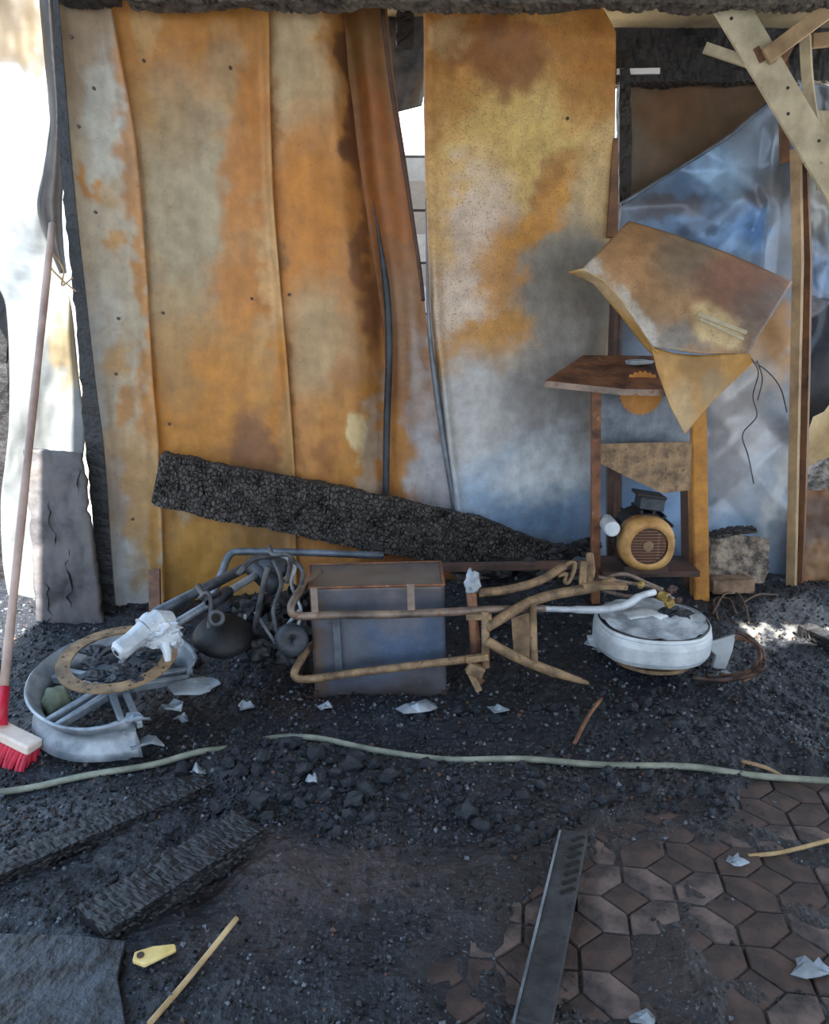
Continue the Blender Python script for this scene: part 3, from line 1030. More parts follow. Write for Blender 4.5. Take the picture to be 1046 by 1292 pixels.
# ---- outside on the right
mb = MB()
tb = G(1045, 560, 0)
mb.lump(W(1050, 445, 5.0), 0.34, 3, (0.66, 0.5, 2.15), 4, 0.25, 1.3)
t_ = mb.build('tarpaulin', M['tarp'], smooth=True)
t_.location.z = 0.0
tag(t_, 'draped black tarpaulin heap beyond the double post', 'tarpaulin')
mb = MB()
mb.lump(W(1060, 545, 4.55), 0.25, 8, (0.85, 0.7, 1.45), 3, 0.25)
t_ = mb.build('boulder', M['boulder'], smooth=True)
t_.location.z = 0.0
tag(t_, 'tan boulder on the sunlit ground beyond the double post', 'rock')
mb = MB()
mb.grid(lambda u, v: W(lerp(1001, 1110, u), lerp(612, 765, v) + 8 * u + 5 * math.sin(u * 7) * (1 - v), 3.62 - 0.10 * v + 0.02 * fbm(u * 4, v * 4, 1)), 30, 40,
        lambda u, v: paint(lerp(1001, 1110, u), lerp(612, 765, v), (128, 86, 52), [(1035, 660, 24, 30, 0, (94, 76, 66), 0.8, 0.7), (1040, 700, 20, 30, 10, (150, 118, 84), 0.6, 0.7), (1020, 735, 30, 16, 0, (158, 98, 44), 0.8, 0.6)], 4))
tag(mb.build('rusty_sheet', M['sheet'], smooth=True, solid=0.003), 'low brown rusty sheet standing beyond the foot of the double post', 'metal sheet')
mb = MB()
mb.lump(W(1045, 660, 4.15), 0.26, 5, (1.0, 0.7, 1.0), 3, 0.3)
o = mb.build('rubble_heap', M['stone'])
o.location.z = -0.03
tag(o, kind='stuff', label='heap of scorched rubble behind the low rusty sheet', cat='rubble')

# ---- white building seen through the slit
shed = empty('boarded_shed', (0.1, 7.0, 0), 'boarded shed with white upper boards seen through the slit in the metal wall', 'shed')
zb = 0.0
order = ['dark_board', 'grey_board', 'dark_board', 'grey_board', 'dark_board', 'dark_board', 'grey_board', 'dark_board', 'grey_board', 'dark_board', 'dark_board', 'grey_board', 'white_board', 'white_board', 'white_board']
for k, nm in enumerate(order):
    h = 0.2
    m2 = MB()
    m2.box((0.1, 7.0 + (0.015 if k % 2 else 0), zb + h / 2), (2.4, 0.04, h + 0.01))
    m2.build('board', M[nm], shed)
    zb += h
for x in (-0.5, 0.35):
    m2 = MB()
    m2.box((x, 7.06, 1.5), (0.08, 0.08, 3.0))
    m2.build('stud', M['dark_board'], shed)


mb = MB()
mb.grid(lambda u, v: W(lerp(484, 556 - 24 * v, u), lerp(10, 134, v) + 12 * (1 - u), 3.66 + 0.02 * math.sin(u * 4 + v * 3)), 8, 16)
tag(mb.build('sheet_scrap', M['steel'], smooth=True, solid=0.002), 'grey metal scrap hanging behind the top of the slit in the wall', 'metal sheet')
cb = char_beam('charred_block', W(511, 12, 3.58), W(511, 60, 3.58), 0.07, 0.05, 41, M['char'], nl=14, rag=0.008, up=(0, 1, 0))
tag(cb, 'black charred block hanging at the top of the slit in the wall', 'charred wood')

# ================================================================== PAVING, ASH AND RUBBLE ON THE FLOOR
HB = [  # px, py, rx, ry, height
    (350, 985, 90, 34, 0.055), (620, 1005, 190, 34, 0.03), (860, 930, 220, 42, 0.022), (190, 1030, 110, 24, 0.02), (320, 1060, 60, 26, 0.02),
    (300, 815, 110, 50, 0.05), (640, 850, 120, 30, 0.035), (820, 845, 120, 26, 0.03), (520, 905, 120, 18, 0.015),
    (440, 1260, 200, 50, 0.02), (120, 870, 120, 40, -0.01), (930, 760, 150, 20, 0.01), (700, 700, 500, 60, 0.05), (560, 1130, 60, 50, 0.02),
    (250, 1130, 50, 40, -0.02), (690, 762, 70, 14, 0.13), (500, 765, 120, 16, 0.08)]
PV = [(860, 1160, 250, 150), (1010, 1020, 90, 50), (620, 1240, 100, 70), (980, 1240, 220, 90), (720, 1080, 90, 30)]


def paving(px, py):
    m = 0.0
    for (cx, cy, rx, ry) in PV:
        d = math.hypot((px - cx) / rx, (py - cy) / ry)
        m = max(m, 1 - sstep(0.75, 1.15, d))
    return m


def ash_h(x, y):
    px, py = to_px((x, y, 0))
    h = 0.014
    for (cx, cy, rx, ry, k) in HB:
        d2 = ((px - cx) / rx) ** 2 + ((py - cy) / ry) ** 2
        if d2 < 6:
            h += k * math.exp(-d2)
    n1 = fbm(x * 5, y * 5, 2.0, 4)
    h += 0.012 * n1 + 0.008 * fbm(x * 19, y * 19, 5.0, 3) + 0.004 * fbm(x * 60, y * 60, 1.0, 2)
    m = paving(px, py)
    if m > 0:
        low = -0.006 + 0.020 * max(0.0, n1) + 0.004 * fbm(x * 22, y * 22, 7.0, 3)
        h = lerp(h, low, m)
    return h


AB = [(400, 1120, 150, 40, 0, (72, 62, 62), 0.8, 0.7), (320, 1190, 90, 30, 0, (66, 58, 58), 0.6, 0.7), (120, 1040, 160, 30, -15, (70, 68, 70), 0.6, 0.7),
      (380, 880, 60, 30, 0, (44, 28, 30), 0.8, 0.6), (200, 885, 60, 30, 0, (50, 34, 32), 0.5, 0.7), (820, 1160, 260, 150, 0, (58, 50, 50), 0.7, 0.7),
      (60, 1060, 120, 40, 0, (70, 74, 80), 0.6, 0.7), (1015, 796, 110, 12, 0, (136, 134, 132), 0.85, 0.5), (980, 770, 120, 24, 0, (56, 57, 61), 0.6, 0.7), (1000, 850, 120, 40, 0, (52, 52, 56), 0.5, 0.7),  # pale blob paints extra brightness into the ash under the sun patch
      (60, 1215, 90, 20, 0, (66, 74, 84), 0.5, 0.7)]


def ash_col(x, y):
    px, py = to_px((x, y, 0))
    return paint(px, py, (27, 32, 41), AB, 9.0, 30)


AX0, AX1, AY0, AY1 = -2.1, 2.5, 0.9, 3.62
mb = MB()


def afn(u, v):
    x, y = lerp(AX0, AX1, u), lerp(AY0, AY1, v)
    return Vector((x, y, ash_h(x, y)))


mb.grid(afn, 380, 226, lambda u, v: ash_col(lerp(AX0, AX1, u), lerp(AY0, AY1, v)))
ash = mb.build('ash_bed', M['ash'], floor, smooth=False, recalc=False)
tag(ash, 'black ash and soot lying over the paved floor', kind='stuff')

# ---- pavers: pointed picket stones framing small squares, each a stone of its own
PL, PWD = 0.150, 0.076
ang = math.radians(37)
ca, sa = math.cos(ang), math.sin(ang)


def paver_mesh(name, pts, m_):
    mb_ = MB()
    P = [Vector((x, y, -0.045)) for x, y in pts]
    mid = [Vector((x, y, -0.005)) for x, y in pts]
    top = [Vector((x * 0.955, y * 0.955, 0.0)) for x, y in pts]
    n = len(P)
    fs_ = [tuple(range(2 * n, 3 * n))]
    for lv in (0, 1):
        for i in range(n):
            j = (i + 1) % n
            fs_.append((lv * n + i, lv * n + j, lv * n + n + j, lv * n + n + i))
    mb_.add(P + mid + top, fs_)
    return mb_.mesh(name, m_)


g = 0.004
hl = PL / 2 - g
hw = PWD / 2 - g / 2
picket = [(-hl, 0), (-hl + hw, -hw), (hl - hw, -hw), (hl, 0), (hl - hw, hw), (-hl + hw, hw)]
sq_ = (PL - PWD) / 2 - g / 2
square = [(-sq_, -sq_), (sq_, -sq_), (sq_, sq_), (-sq_, sq_)]
picket_me = [paver_mesh('picket_paver', picket, M['paver']), paver_mesh('picket_paver', picket, M['paver_dark'])]
square_me = paver_mesh('square_paver', square, M['paver_dark'])
npv = 0
rng = random.Random(3)
for i in range(-30, 31):
    for j in range(-30, 31):
        for (ox, oy, rot, kind_) in ((0.5, 0, 0, 'p'), (0, 0.5, math.pi / 2, 'p'), (0.5, 0.5, 0, 's')):
            lx, ly = (i + ox) * PL, (j + oy) * PL
            x, y = 0.55 + lx * ca - ly * sa, 1.5 + lx * sa + ly * ca
            if y < 0.98 or y > 2.6:
                continue
            px, py = to_px((x, y, 0))
            if px < 380 or px > 1090 or py < 950 or py > 1330 or paving(px, py) < 0.4 or npv >= 298:
                continue
            me = rng.choice(picket_me) if kind_ == 'p' else square_me
            o = bpy.data.objects.new(me.name.split('.')[0], me)
            o.location = (x, y, rng.uniform(-0.003, 0.003))
            o.rotation_euler = (rng.uniform(-.012, .012), rng.uniform(-.012, .012), ang + rot)
            COL.objects.link(o)
            o.parent = floor
            o.matrix_parent_inverse = Matrix.Translation(-floor.location)
            npv += 1

# ---- small rubble: one mass of bits too small and too many to pick apart
rng = random.Random(11)
mb = MB()
OCT = [(1, 0, 0), (-1, 0, 0), (0, 1, 0), (0, -1, 0), (0, 0, 1), (0, 0, -1)]
OF = [(0, 2, 4), (2, 1, 4), (1, 3, 4), (3, 0, 4), (2, 0, 5), (1, 2, 5), (3, 1, 5), (0, 3, 5)]


def density(px, py):
    d = 0.25
    if 850 < py < 1075:
        d = 0.9
    if 740 < py < 860:
        d = 0.8
    d *= 1 - 0.82 * paving(px, py)
    if 250 < px < 520 and 1080 < py < 1180:
        d *= 0.35
    if px < 300 and 860 < py < 930:
        d *= 0.4
    return d


cnt = 0
while cnt < 9000:
    px, py = rng.uniform(-20, 1066), rng.uniform(715, 1310)
    if rng.random() > density(px, py):
        continue
    p = G(px, py, 0)
    if p.y > 3.55:
        continue
    h = ash_h(p.x, p.y)
    r = rng.uniform(0.003, 0.0085) * (0.6 + 0.2 * p.y)
    R_ = Matrix.Rotation(rng.uniform(0, 6.3), 3, Vector((rng.uniform(-1, 1), rng.uniform(-1, 1), 1)).normalized())
    k = rng.random()
    if k < 0.90 - (0.08 if 750 < py < 930 else 0):
        g_ = rng.uniform(14, 46)
        cc = lin((g_, g_ * 1.08, g_ * 1.26))
    elif k < 0.965:
        cc = lin((104, 110, 120))
    else:
        cc = lin((88, 62, 50))
    vv = []
    for q in OCT:
        vv.append(Vector((p.x, p.y, h + r * 0.3)) + R_ @ (Vector(q) * r * rng.uniform(0.6, 1.3)))
    mb.add(vv, OF, [cc] * 6)
    cnt += 1
rub = mb.build('fine_rubble', M['ash'], floor, recalc=False)
tag(rub, 'fine charcoal crumbs strewn over the ash', kind='stuff')

# ---- charcoal lumps, one by one
lump_me = []
for k in range(9):
    m2 = MB()
    m2.lump((0, 0, 0), 1.0, k + 1, (1.15, 0.85, 0.7), 2, 0.55, 1.7)
    lump_me.append(m2.mesh('charcoal_lump', M['coal']))
zones = [  # px range, py range, count, size range, label, group
    ((250, 500), (930, 1045), 80, (0.014, 0.030), 'charcoal lump on the ash mound that buries the middle of the hose', 'charcoal on the mound over the hose'),
    ((480, 960), (985, 1055), 70, (0.010, 0.022), 'charcoal lump in the ash strip between the hose and the paving', 'charcoal between hose and paving'),
    ((560, 1040), (865, 945), 70, (0.010, 0.022), 'charcoal lump in the ash between the motorcycle frame and the hose', 'charcoal behind the hose'),
    ((240, 400), (760, 860), 40, (0.014, 0.034), 'charcoal lump heaped under the motorcycle fork', 'charcoal under the fork'),
    ((0, 300), (1000, 1110), 28, (0.010, 0.020), 'charcoal lump beside the charred boards in front of the broom', 'charcoal beside the charred boards'),
    ((620, 740), (770, 850), 16, (0.014, 0.030), 'charcoal lump between the swingarm arms of the motorcycle', 'charcoal in the swingarm'),
]
HOSE = ((-50, 1003), (30, 990), (110, 976), (190, 963), (250, 952), (300, 942), (345, 932), (400, 935), (470, 944), (560, 957), (660, 964), (760, 966), (870, 967), (960, 971), (1100, 984))


def hose_y(px):
    for (a, b) in zip(HOSE, HOSE[1:]):
        if a[0] <= px <= b[0]:
            y = lerp(a[1], b[1], (px - a[0]) / (b[0] - a[0]))
            return y
    return -999


placed = []
for (xr, yr, n, sr, lab, grp) in zones:
    c_, tries = 0, 0
    while c_ < n and tries < 4000:
        tries += 1
        px = rng.gauss((xr[0] + xr[1]) / 2, (xr[1] - xr[0]) * 0.30)
        py = rng.gauss((yr[0] + yr[1]) / 2, (yr[1] - yr[0]) * 0.30)
        if paving(px, py) > 0.5 or abs(py - hose_y(px)) < 13:
            continue
        p = G(px, py, 0.02)
        r = lerp(sr[0] * 0.75, sr[1], rng.random() ** 2)
        if any((p.x - q[0]) ** 2 + (p.y - q[1]) ** 2 < (r + q[2]) ** 2 * 0.8 for q in placed):
            continue
        placed.append((p.x, p.y, r))
        o = bpy.data.objects.new('charcoal_lump', rng.choice(lump_me))
        o.location = (p.x, p.y, ash_h(p.x, p.y) + r * 0.35)
        o.rotation_euler = (rng.uniform(-.5, .5), rng.uniform(-.5, .5), rng.uniform(0, 6.3))
        o.scale = (r, r, r)
        COL.objects.link(o)
        tag(o, lab, 'charcoal', grp)
        c_ += 1

# ---- hose
hp = []
for (x, y, dz) in ((-50, 1003, .010), (30, 990, .010), (110, 976, .010), (190, 963, .010), (250, 952, .012), (300, 942, -.012), (345, 932, .006),
                   (400, 935, .010), (470, 944, .010), (560, 957, .010), (660, 964, .010), (760, 966, .010), (870, 967, .010), (960, 971, .010), (1100, 984, .010)):
    p = G(x, y, 0.03)
    p.z = ash_h(p.x, p.y) + dz
    hp.append(p)
mb = MB()
mb.tube(catmull(hp, 8), 0.0088, 10)
tag(mb.build('hose', M['hose'], smooth=True), 'grey-green hose lying across the whole ash-covered floor', 'hose')


# ---- boards, sticks and scraps in the foreground
def gnd(x, y, dz=0.0):
    p = G(x, y, 0.0)
    p.z = ash_h(p.x, p.y) + dz
    return p


def gb(name, a, b, w, h, seed, label, m_='char_dark', rag=0.008, nl=60, dz=0.01, cat='board', cells=30.0, taper=None):
    o_ = char_beam(name, gnd(*a, dz), gnd(*b, dz), w, h, seed, M[m_], nl=90, rag=rag, cells=48.0, nh=9, taper=taper)
    return tag(o_, label, cat)


gb('charred_plank', (-30, 1128), (262, 1004), 0.075, 0.035, 21, 'long charred plank lying in the ash in front of the broom')
gb('charred_plank', (118, 1186), (318, 1062), 0.11, 0.045, 22, 'short thick charred plank beside the yellow wood chip')
mb = MB()
cor = [(-30, 1192), (90, 1196), (160, 1206), (150, 1250), (160, 1310), (60, 1320), (-30, 1320)]
mb.plate([gnd(x, y, 0.004) * 1 + Vector((0, 0, 0.002)) for x, y in cor], 0.012, (0, 0, 1))
M['slab'] = mat('grey_charred_slab', (12, 13, 16), (72, 80, 90), scale=16, rough=0.5, bump=1.0, bscale=45, contrast=(0.42, 0.72))
tag(mb.build('charred_slab', M['slab'], bevel=0.002), 'flat blue-grey charred slab in front of the thick charred plank', 'board')
pk = empty('edged_plank', gnd(690, 1170), 'narrow sooty plank with one pale worn edge lying over the paving', 'board')
a_, b_ = gnd(724, 1062, 0.012), gnd(672, 1312, 0.012)
mb = MB()
mb.bar(a_, b_, 0.062, 0.02)
M['plank_grey'] = mat('sooty_plank', (26, 27, 30), (74, 74, 76), scale=14, rough=0.7, bump=0.7, bscale=60, contrast=(0.3, 0.75))
mb.build('plank', M['plank_grey'], pk, bevel=0.003)
mb = MB()
of_ = Vector((-0.033, 0, 0.008))
mb.bar(a_ + of_, b_ + of_, 0.005, 0.010)
mb.build('pale_edge', M['alu_grey'], pk)
for k in range(7):
    m2 = MB()
    c = a_.lerp(b_, 0.06 + 0.055 * k) + Vector((0.012, 0, 0.0105))
    m2.box(c, (0.035, 0.008, 0.006), Matrix.Rotation(0.5, 3, 'Z'))
    m2.build('char_ridge', M['char'], pk)


def stick(name, pts, r, label, m_='stick', cat='stick', sq=1.0):
    m2 = MB()
    P = [gnd(x, y, dz) for x, y, dz in pts]
    m2.tube(catmull(P, 4), r, 7, squash=sq)
    return tag(m2.build(name, M[m_], smooth=True), label, cat)


stick('stick', ((190, 1310, .006), (240, 1250, .012), (300, 1182, .03)), 0.0055, 'thin pale stick lying in the ash near the yellow wood chip')
stick('stick', ((944, 1080, .006), (990, 1077, .008), (1080, 1066, .010)), 0.0050, 'thin pale stick lying on the bare paving')
stick('stick', ((724, 952, .006), (740, 930, .02), (757, 906, .03)), 0.0060, 'short reddish stick lying just behind the hose', 'rust_brown')
stick('stick', ((935, 972, .006), (965, 976, .008), (985, 980, .006)), 0.006, 'short tan stick touching the near side of the hose', 'wood_tan')
mb = MB()
c = gnd(195, 1226, 0.008)
mb.plate([c + Vector(v) for v in ((-.035, -.012, 0), (-.01, -.022, .0), (.04, .012, .004), (.035, .024, .006), (-.005, .018, .006), (-.036, .006, .004))], 0.010, (0, -.1, 1))
chip = mb.build('wood_chip', M['chip'], bevel=0.003)
tag(chip, 'bright yellow split wood chip lying in the ash', 'wood chip')
m2 = MB()
m2.disc(c + Vector((-.022, -.004, .0125)), (0, -.1, 1), 0.007, 0.002, 10)
m2.build('knot', M['rust_dark'], chip)

# pale scraps of melted metal
scr = [(525, 912, .045, 'wide melted silver scrap in front of the metal box'), (312, 902, .022, 'melted silver scrap between the front wheel and the metal box'),
       (630, 906, .024, 'flat silver scrap below the swingarm'), (252, 990, .022, 'silver scrap on the ash just in front of the hose'),
       (410, 902, .02, 'small pale scrap at the corner of the metal box'), (545, 880, .018, 'curled pale scrap beside the metal box'),
       (758, 842, .022, 'pale scrap beside the white rear wheel rim'), (915, 866, .026, 'pale cross-shaped scrap in front of the tyre wires'),
       (262, 880, .014, 'small white scrap by the broken end of the front wheel'), (230, 915, .018, 'jagged silver scrap under the broken front wheel'),
       (745, 830, .02, 'upright white scrap next to the swingarm end'), (815, 1290, .02, 'silver scrap on the paving by the edged plank'),
       (1025, 1225, .03, 'crumpled blue-grey foil scrap on the paving'), (930, 1090, .018, 'small blue-grey scrap on the paving by the pale stick'),
       (395, 1010, .014, 'pale upright flake on the ash mound')]
for k, (x, y, r, lab) in enumerate(scr):
    m2 = MB()
    p = gnd(x, y, 0.004)
    kk = 5 + k % 3
    pts = []
    for q in range(9):
        an = 2 * math.pi * q / 9
        rr = r * (0.55 + 0.75 * random.random())
        pts.append(p + Vector((math.cos(an) * rr * 1.3, math.sin(an) * rr * 0.8, 0.012 * random.random())))
    cen = p + Vector((0, 0, 0.018))
    inn = [cen.lerp(q_, 0.5) + Vector((0, 0, random.uniform(-.012, .016))) for q_ in pts]
    m2.add([cen] + inn + pts, [(0, 1 + q, 1 + (q + 1) % 9) for q in range(9)] + [(1 + q, 10 + q, 10 + (q + 1) % 9, 1 + (q + 1) % 9) for q in range(9)])
    tag(m2.build('melted_scrap', M['alu_grey'], solid=0.003), lab, 'metal scrap')

# ================================================================== CHARRED PLANK LEANING ON THE WALL
pa, pb = W(198, 603, 3.17), W(705, 706, 3.36)
cb = char_beam('leaning_beam', pa, pb, 0.06, 0.225, 31, M['char_crack'], nl=320, rag=0.011, nh=16, cells=52.0,
               taper=lambda f: 0.92 + 0.10 * math.sin(f * 3.0) - 0.45 * sstep(0.72, 1.0, f))
tag(cb, 'thick charred timber with cracked alligator surface leaning against the rusty sheets', 'beam')

# ================================================================== BROOM
hb = G(22, 972, 0.0)
zb0 = ash_h(hb.x, hb.y)
br = empty('push_broom', (hb.x, hb.y, zb0), 'red-bristled broom with a long worn wooden pole leaning against the wall end', 'broom')
mb = MB()
top = W(66, 283, 3.12)
low = W(4, 876, 2.12)
mb.tube([low.lerp(top, k / 12) for k in range(13)], [0.0125 + 0.0008 * math.sin(k * 2.1) for k in range(13)], 12)
mb.build('pole', M['pole'], br, smooth=True)
mb = MB()
d_ = (low - top).normalized()
mb.tube([low - d_ * 0.02, low + d_ * 0.03, low + d_ * 0.085], [0.016, 0.017, 0.020], 12)
mb.build('ferrule', M['broom_red_plastic'], br, smooth=True)
bc = W(8, 925, 2.06)
Rb = Matrix.Rotation(math.radians(-20), 3, 'Z') @ Matrix.Rotation(math.radians(14), 3, 'Y')
mb = MB()
mb.box(bc, (0.20, 0.055, 0.028), Rb)
mb.build('block', M['broom_block'], br, bevel=0.006)
br_r = random.Random(5)
mb = MB()
for i in range(15):
    for j in range(4):
        lp = Vector((-0.092 + 0.184 * i / 14, -0.02 + 0.04 * j / 3, -0.014))
        s_ = bc + Rb @ lp
        e_ = bc + Rb @ (lp * 1.12 + Vector((br_r.uniform(-.006, .006), (j - 1.5) * 0.006 - 0.012, -0.062)))
        e_.z = max(e_.z, ash_h(e_.x, e_.y) - 0.004)
        mb.tube([s_, s_.lerp(e_, 0.5) + Vector((0, -.003, 0)), e_], [0.0065, 0.008, 0.0085], 6)
mb.build('bristles', M['broom_red'], br)
# a few dry root strands caught at the top of the pole
for k, pts in enumerate((((62, 300), (60, 330), (75, 350), (96, 368)), ((66, 318), (80, 340), (78, 360), (92, 350)))):
    m2 = MB()
    m2.tube(catmull([W(x, y, 3.07) for x, y in pts], 5), 0.0032, 5)
    tag(m2.build('dry_strand', M['stick'], smooth=True), 'curly pale root strand tangled at the top of the broom pole', 'strand', 'strands on the broom pole')


# ================================================================== BURNT MOTORCYCLE ON ITS SIDE
def depth_pt(px, py, dep):
    d = ray(px, py)
    return Vector((0, 0, H)) + d * dep          # ray has unit depth along the camera axis


wc = depth_pt(143, 850, 2.38)                    # middle of the front wheel's upper flange
moto = empty('burnt_motorcycle', (-0.1, 2.5, 0.0), 'burnt-out motorcycle wreck lying on its side, cast wheel and bare frame', 'motorcycle')
tilt = math.radians(11)
wn_ = Vector((0.0, -math.sin(tilt), math.cos(tilt)))
UPY = (0, 1, 0)
A0, A1 = math.radians(14), math.radians(302)


def rim_warp(an, j, r, h):
    e = min(an - A0, A1 - an)
    k = 1 - sstep(0.0, 0.35, e)
    n = noise.noise(Vector((an * 6, j * 0.7, 1.0)))
    sag = 0.012 * math.exp(-((an - math.radians(262)) / 0.5) ** 2)
    return r + 0.02 * k * n + 0.003 * noise.noise(Vector((an * 3, j, 4))), h + 0.03 * k * noise.noise(Vector((an * 9, j * 0.9, 7))) - sag * (1 if h > -0.05 else -0.4)


mb = MB()
prof = [(.236, 0), (.230, .005), (.222, -.008), (.212, -.022), (.200, -.034), (.200, -.062), (.212, -.074), (.224, -.090), (.232, -.102), (.238, -.098),
        (.230, -.080), (.216, -.066), (.208, -.056), (.208, -.042), (.216, -.028), (.228, -.014)]
prof = [(r, h * 1.22) for r, h in prof]
mb.lathe(prof, wc, wn_, 90, A0, A1, up=UPY, warp=rim_warp)
fw = mb.build('front_wheel', M['alu_grey'], moto, smooth=True)
ws, wt, wa = basis(wn_, Vector(UPY))


def wp(r, deg, h):
    an = math.radians(deg)
    return wc + (ws * math.cos(an) + wt * math.sin(an)) * r + wa * h


for deg in (18, 90, 162, 234, 300):
    for sgn in (-1, 1):
        m2 = MB()
        m2.bar(wp(0.045, deg + sgn * 22, -0.045), wp(0.206, deg + sgn * 5.5, -0.048), 0.020, 0.026, up=tuple(wa), w1=0.016, h1=0.022)
        m2.build('spoke', M['alu_grey'], fw, bevel=0.003)
m2 = MB()
m2.lathe([(.016, .005), (.05, .0), (.056, -.03), (.05, -.085), (.016, -.09)], wc, wn_, 28, up=UPY)
m2.build('hub', M['steel'], fw, smooth=True)
# torn pieces of the rim at the break
for k, (dg, r0, h, sz) in enumerate(((-8, .225, -.03, .06), (4, .235, -.05, .065), (8, .228, -.075, .055), (-57, .238, -.005, .05), (-55, .235, -.09, .05), (-20, .19, -.06, .04))):
    m2 = MB()
    c = wp(r0, dg, h)
    pts = []
    for q in range(8):
        an = 2 * math.pi * q / 8
        rr = sz * (0.5 + 0.6 * random.random())
        pts.append(c + ws * math.cos(an) * rr * 1.0 + wt * math.sin(an) * rr * 0.55 + wa * 0.012 * random.uniform(-1, 1))
    m2.plate(pts, 0.007, wa)
    m2.build('torn_rim_piece', M['alu_grey'], fw, bevel=0.001)

# brake disc on its carrier
dcen = wc + wa * 0.052 + ws * 0.020
mb = MB()
mb.lathe([(.165, 0), (.165, .005), (.126, .005), (.126, 0)], dcen, wn_, 64, up=UPY)
bd = mb.build('brake_disc', M['rust_tan'], moto)
for k in range(18):
    an = 2 * math.pi * k / 18
    m2 = MB()
    rr = .136 + 0.018 * (k % 2)
    m2.disc(dcen + (ws * math.cos(an) + wt * math.sin(an)) * rr + wa * 0.0046, wn_, 0.0042, 0.0012, 8)
    m2.build('drill_hole', M['rust_dark'], bd)
m2 = MB()
m2.lathe([(.045, .0), (.075, .0), (.075, .008), (.045, .012)], dcen - wa * 0.004, wn_, 30, up=UPY)
for k in range(5):
    an = 2 * math.pi * k / 5 + 0.3
    d = ws * math.cos(an) + wt * math.sin(an)
    m2.bar(dcen + d * 0.065, dcen + d * 0.130, 0.020, 0.007, up=tuple(wa))
m2.build('disc_carrier', M['steel_dark'], bd)

for k, (r0, dg, sz) in enumerate(((.06, 200, .030), (.085, 250, .026), (.07, 300, .034), (.10, 340, .026), (.08, 20, .030), (.09, 150, .024), (.10, 285, .022), (.13, 310, .020))):
    m2 = MB()
    an = math.radians(dg)
    m2.lump(dcen + (ws * math.cos(an) + wt * math.sin(an)) * r0 + wa * -0.002, sz, k + 50, (1.2, 1.0, 0.6), 3, 0.5, 2.0)
    m2.build('soot_clump', M['coal'], bd)
m2 = MB()
m2.lump(wp(.165, 195, -.07), 0.046, 9, (0.9, 0.9, 1.1), 3, 0.3)
tag(m2.build('greenish_stone', M['green_stone'], smooth=True), 'pale greenish stone lying inside the front wheel rim', 'stone')

# white fork bottom and caliper
mb = MB()
a_ = depth_pt(147, 824, 2.24)
b_ = depth_pt(183, 796, 2.30)
mb.tube([a_, a_.lerp(b_, 0.12), a_.lerp(b_, 0.5), b_], [0.021, 0.029, 0.027, 0.032], 16)
mb.tube([b_, depth_pt(200, 786, 2.33), depth_pt(216, 782, 2.36)], [0.034, 0.040, 0.026], 14)
mb.lump(depth_pt(198, 797, 2.32), 0.048, 3, (1.2, 0.8, 0.75), 4, 0.5, 3.0)
mb.lump(depth_pt(218, 806, 2.32), 0.026, 4, (1.0, 0.8, 1.1), 3, 0.5, 3.0)
mb.bar(depth_pt(172, 786, 2.32), depth_pt(214, 778, 2.36), 0.02, 0.016)
mb.bar(depth_pt(190, 812, 2.29), depth_pt(226, 800, 2.31), 0.02, 0.018)
mb.tube([depth_pt(205, 805, 2.31), depth_pt(211, 822, 2.30), depth_pt(212, 834, 2.30)], [0.020, 0.013, 0.009], 10)
mb.lump(depth_pt(187, 783, 2.34), 0.024, 6, (1, 1, 1), 3, 0.2)
fk = mb.build('fork_bottom', M['alu'], moto)
m2 = MB()
ax = (a_ - b_).normalized()
m2.disc(a_ - ax * 0.001, ax, 0.009, 0.003, 14)
m2.build('axle_hole', M['black'], fk)

# fork legs, sleeves and yoke
mb = MB()
f0, f1 = depth_pt(205, 797, 2.36), depth_pt(346, 712, 2.86)
mb.tube([f0, f1], 0.0125, 12)
mb.build('fork_tube', M['alu_grey'], moto, smooth=True)
mb = MB()
mb.tube([f0.lerp(f1, .34), f0.lerp(f1, .36), f0.lerp(f1, .54), f0.lerp(f1, .56)], [.014, .021, .021, .014], 12)
mb.build('fork_sleeve', M['steel_dark'], moto, smooth=True)
mb = MB()
g0, g1 = depth_pt(196, 774, 2.50), depth_pt(318, 712, 2.92)
mb.tube([g0, g1], 0.017, 12)
mb.build('fork_tube', M['steel'], moto, smooth=True)
mb = MB()
mb.tube([f0.lerp(f1, 0.47) + Vector((0, -.02, .02)), depth_pt(262, 760, 2.5), depth_pt(250, 740, 2.6)], 0.011, 8)
mb.tube(catmull([depth_pt(252, 755, 2.52), depth_pt(262, 748, 2.5), depth_pt(266, 765, 2.5), depth_pt(263, 795, 2.48)], 5), 0.007, 8)
mb.lathe([(.014, -.006), (.026, -.006), (.026, .006), (.014, .006)], depth_pt(273, 780, 2.48), (0, -1, 0.2), 20)
mb.build('mudguard_stay', M['wire_dark'], moto, smooth=True)
mb = MB()
mb.bar(depth_pt(318, 712, 2.80), depth_pt(350, 742, 2.74), 0.05, 0.05)
mb.lump(depth_pt(342, 716, 2.80), 0.05, 5, (1.2, 0.8, 0.8), 3, 0.4)
mb.build('fork_yoke', M['steel_dark'], moto, smooth=True)
# headlight bowl
mb = MB()
mb.lathe([(.002, .050), (.030, .047), (.062, .034), (.088, .008), (.096, -.012), (.090, -.020), (.060, -.050), (.002, -.075)],
         depth_pt(282, 800, 2.60), (0.12, -0.35, 1), 32, close=False)
mb.build('headlight_bowl', M['black'], moto, smooth=True)
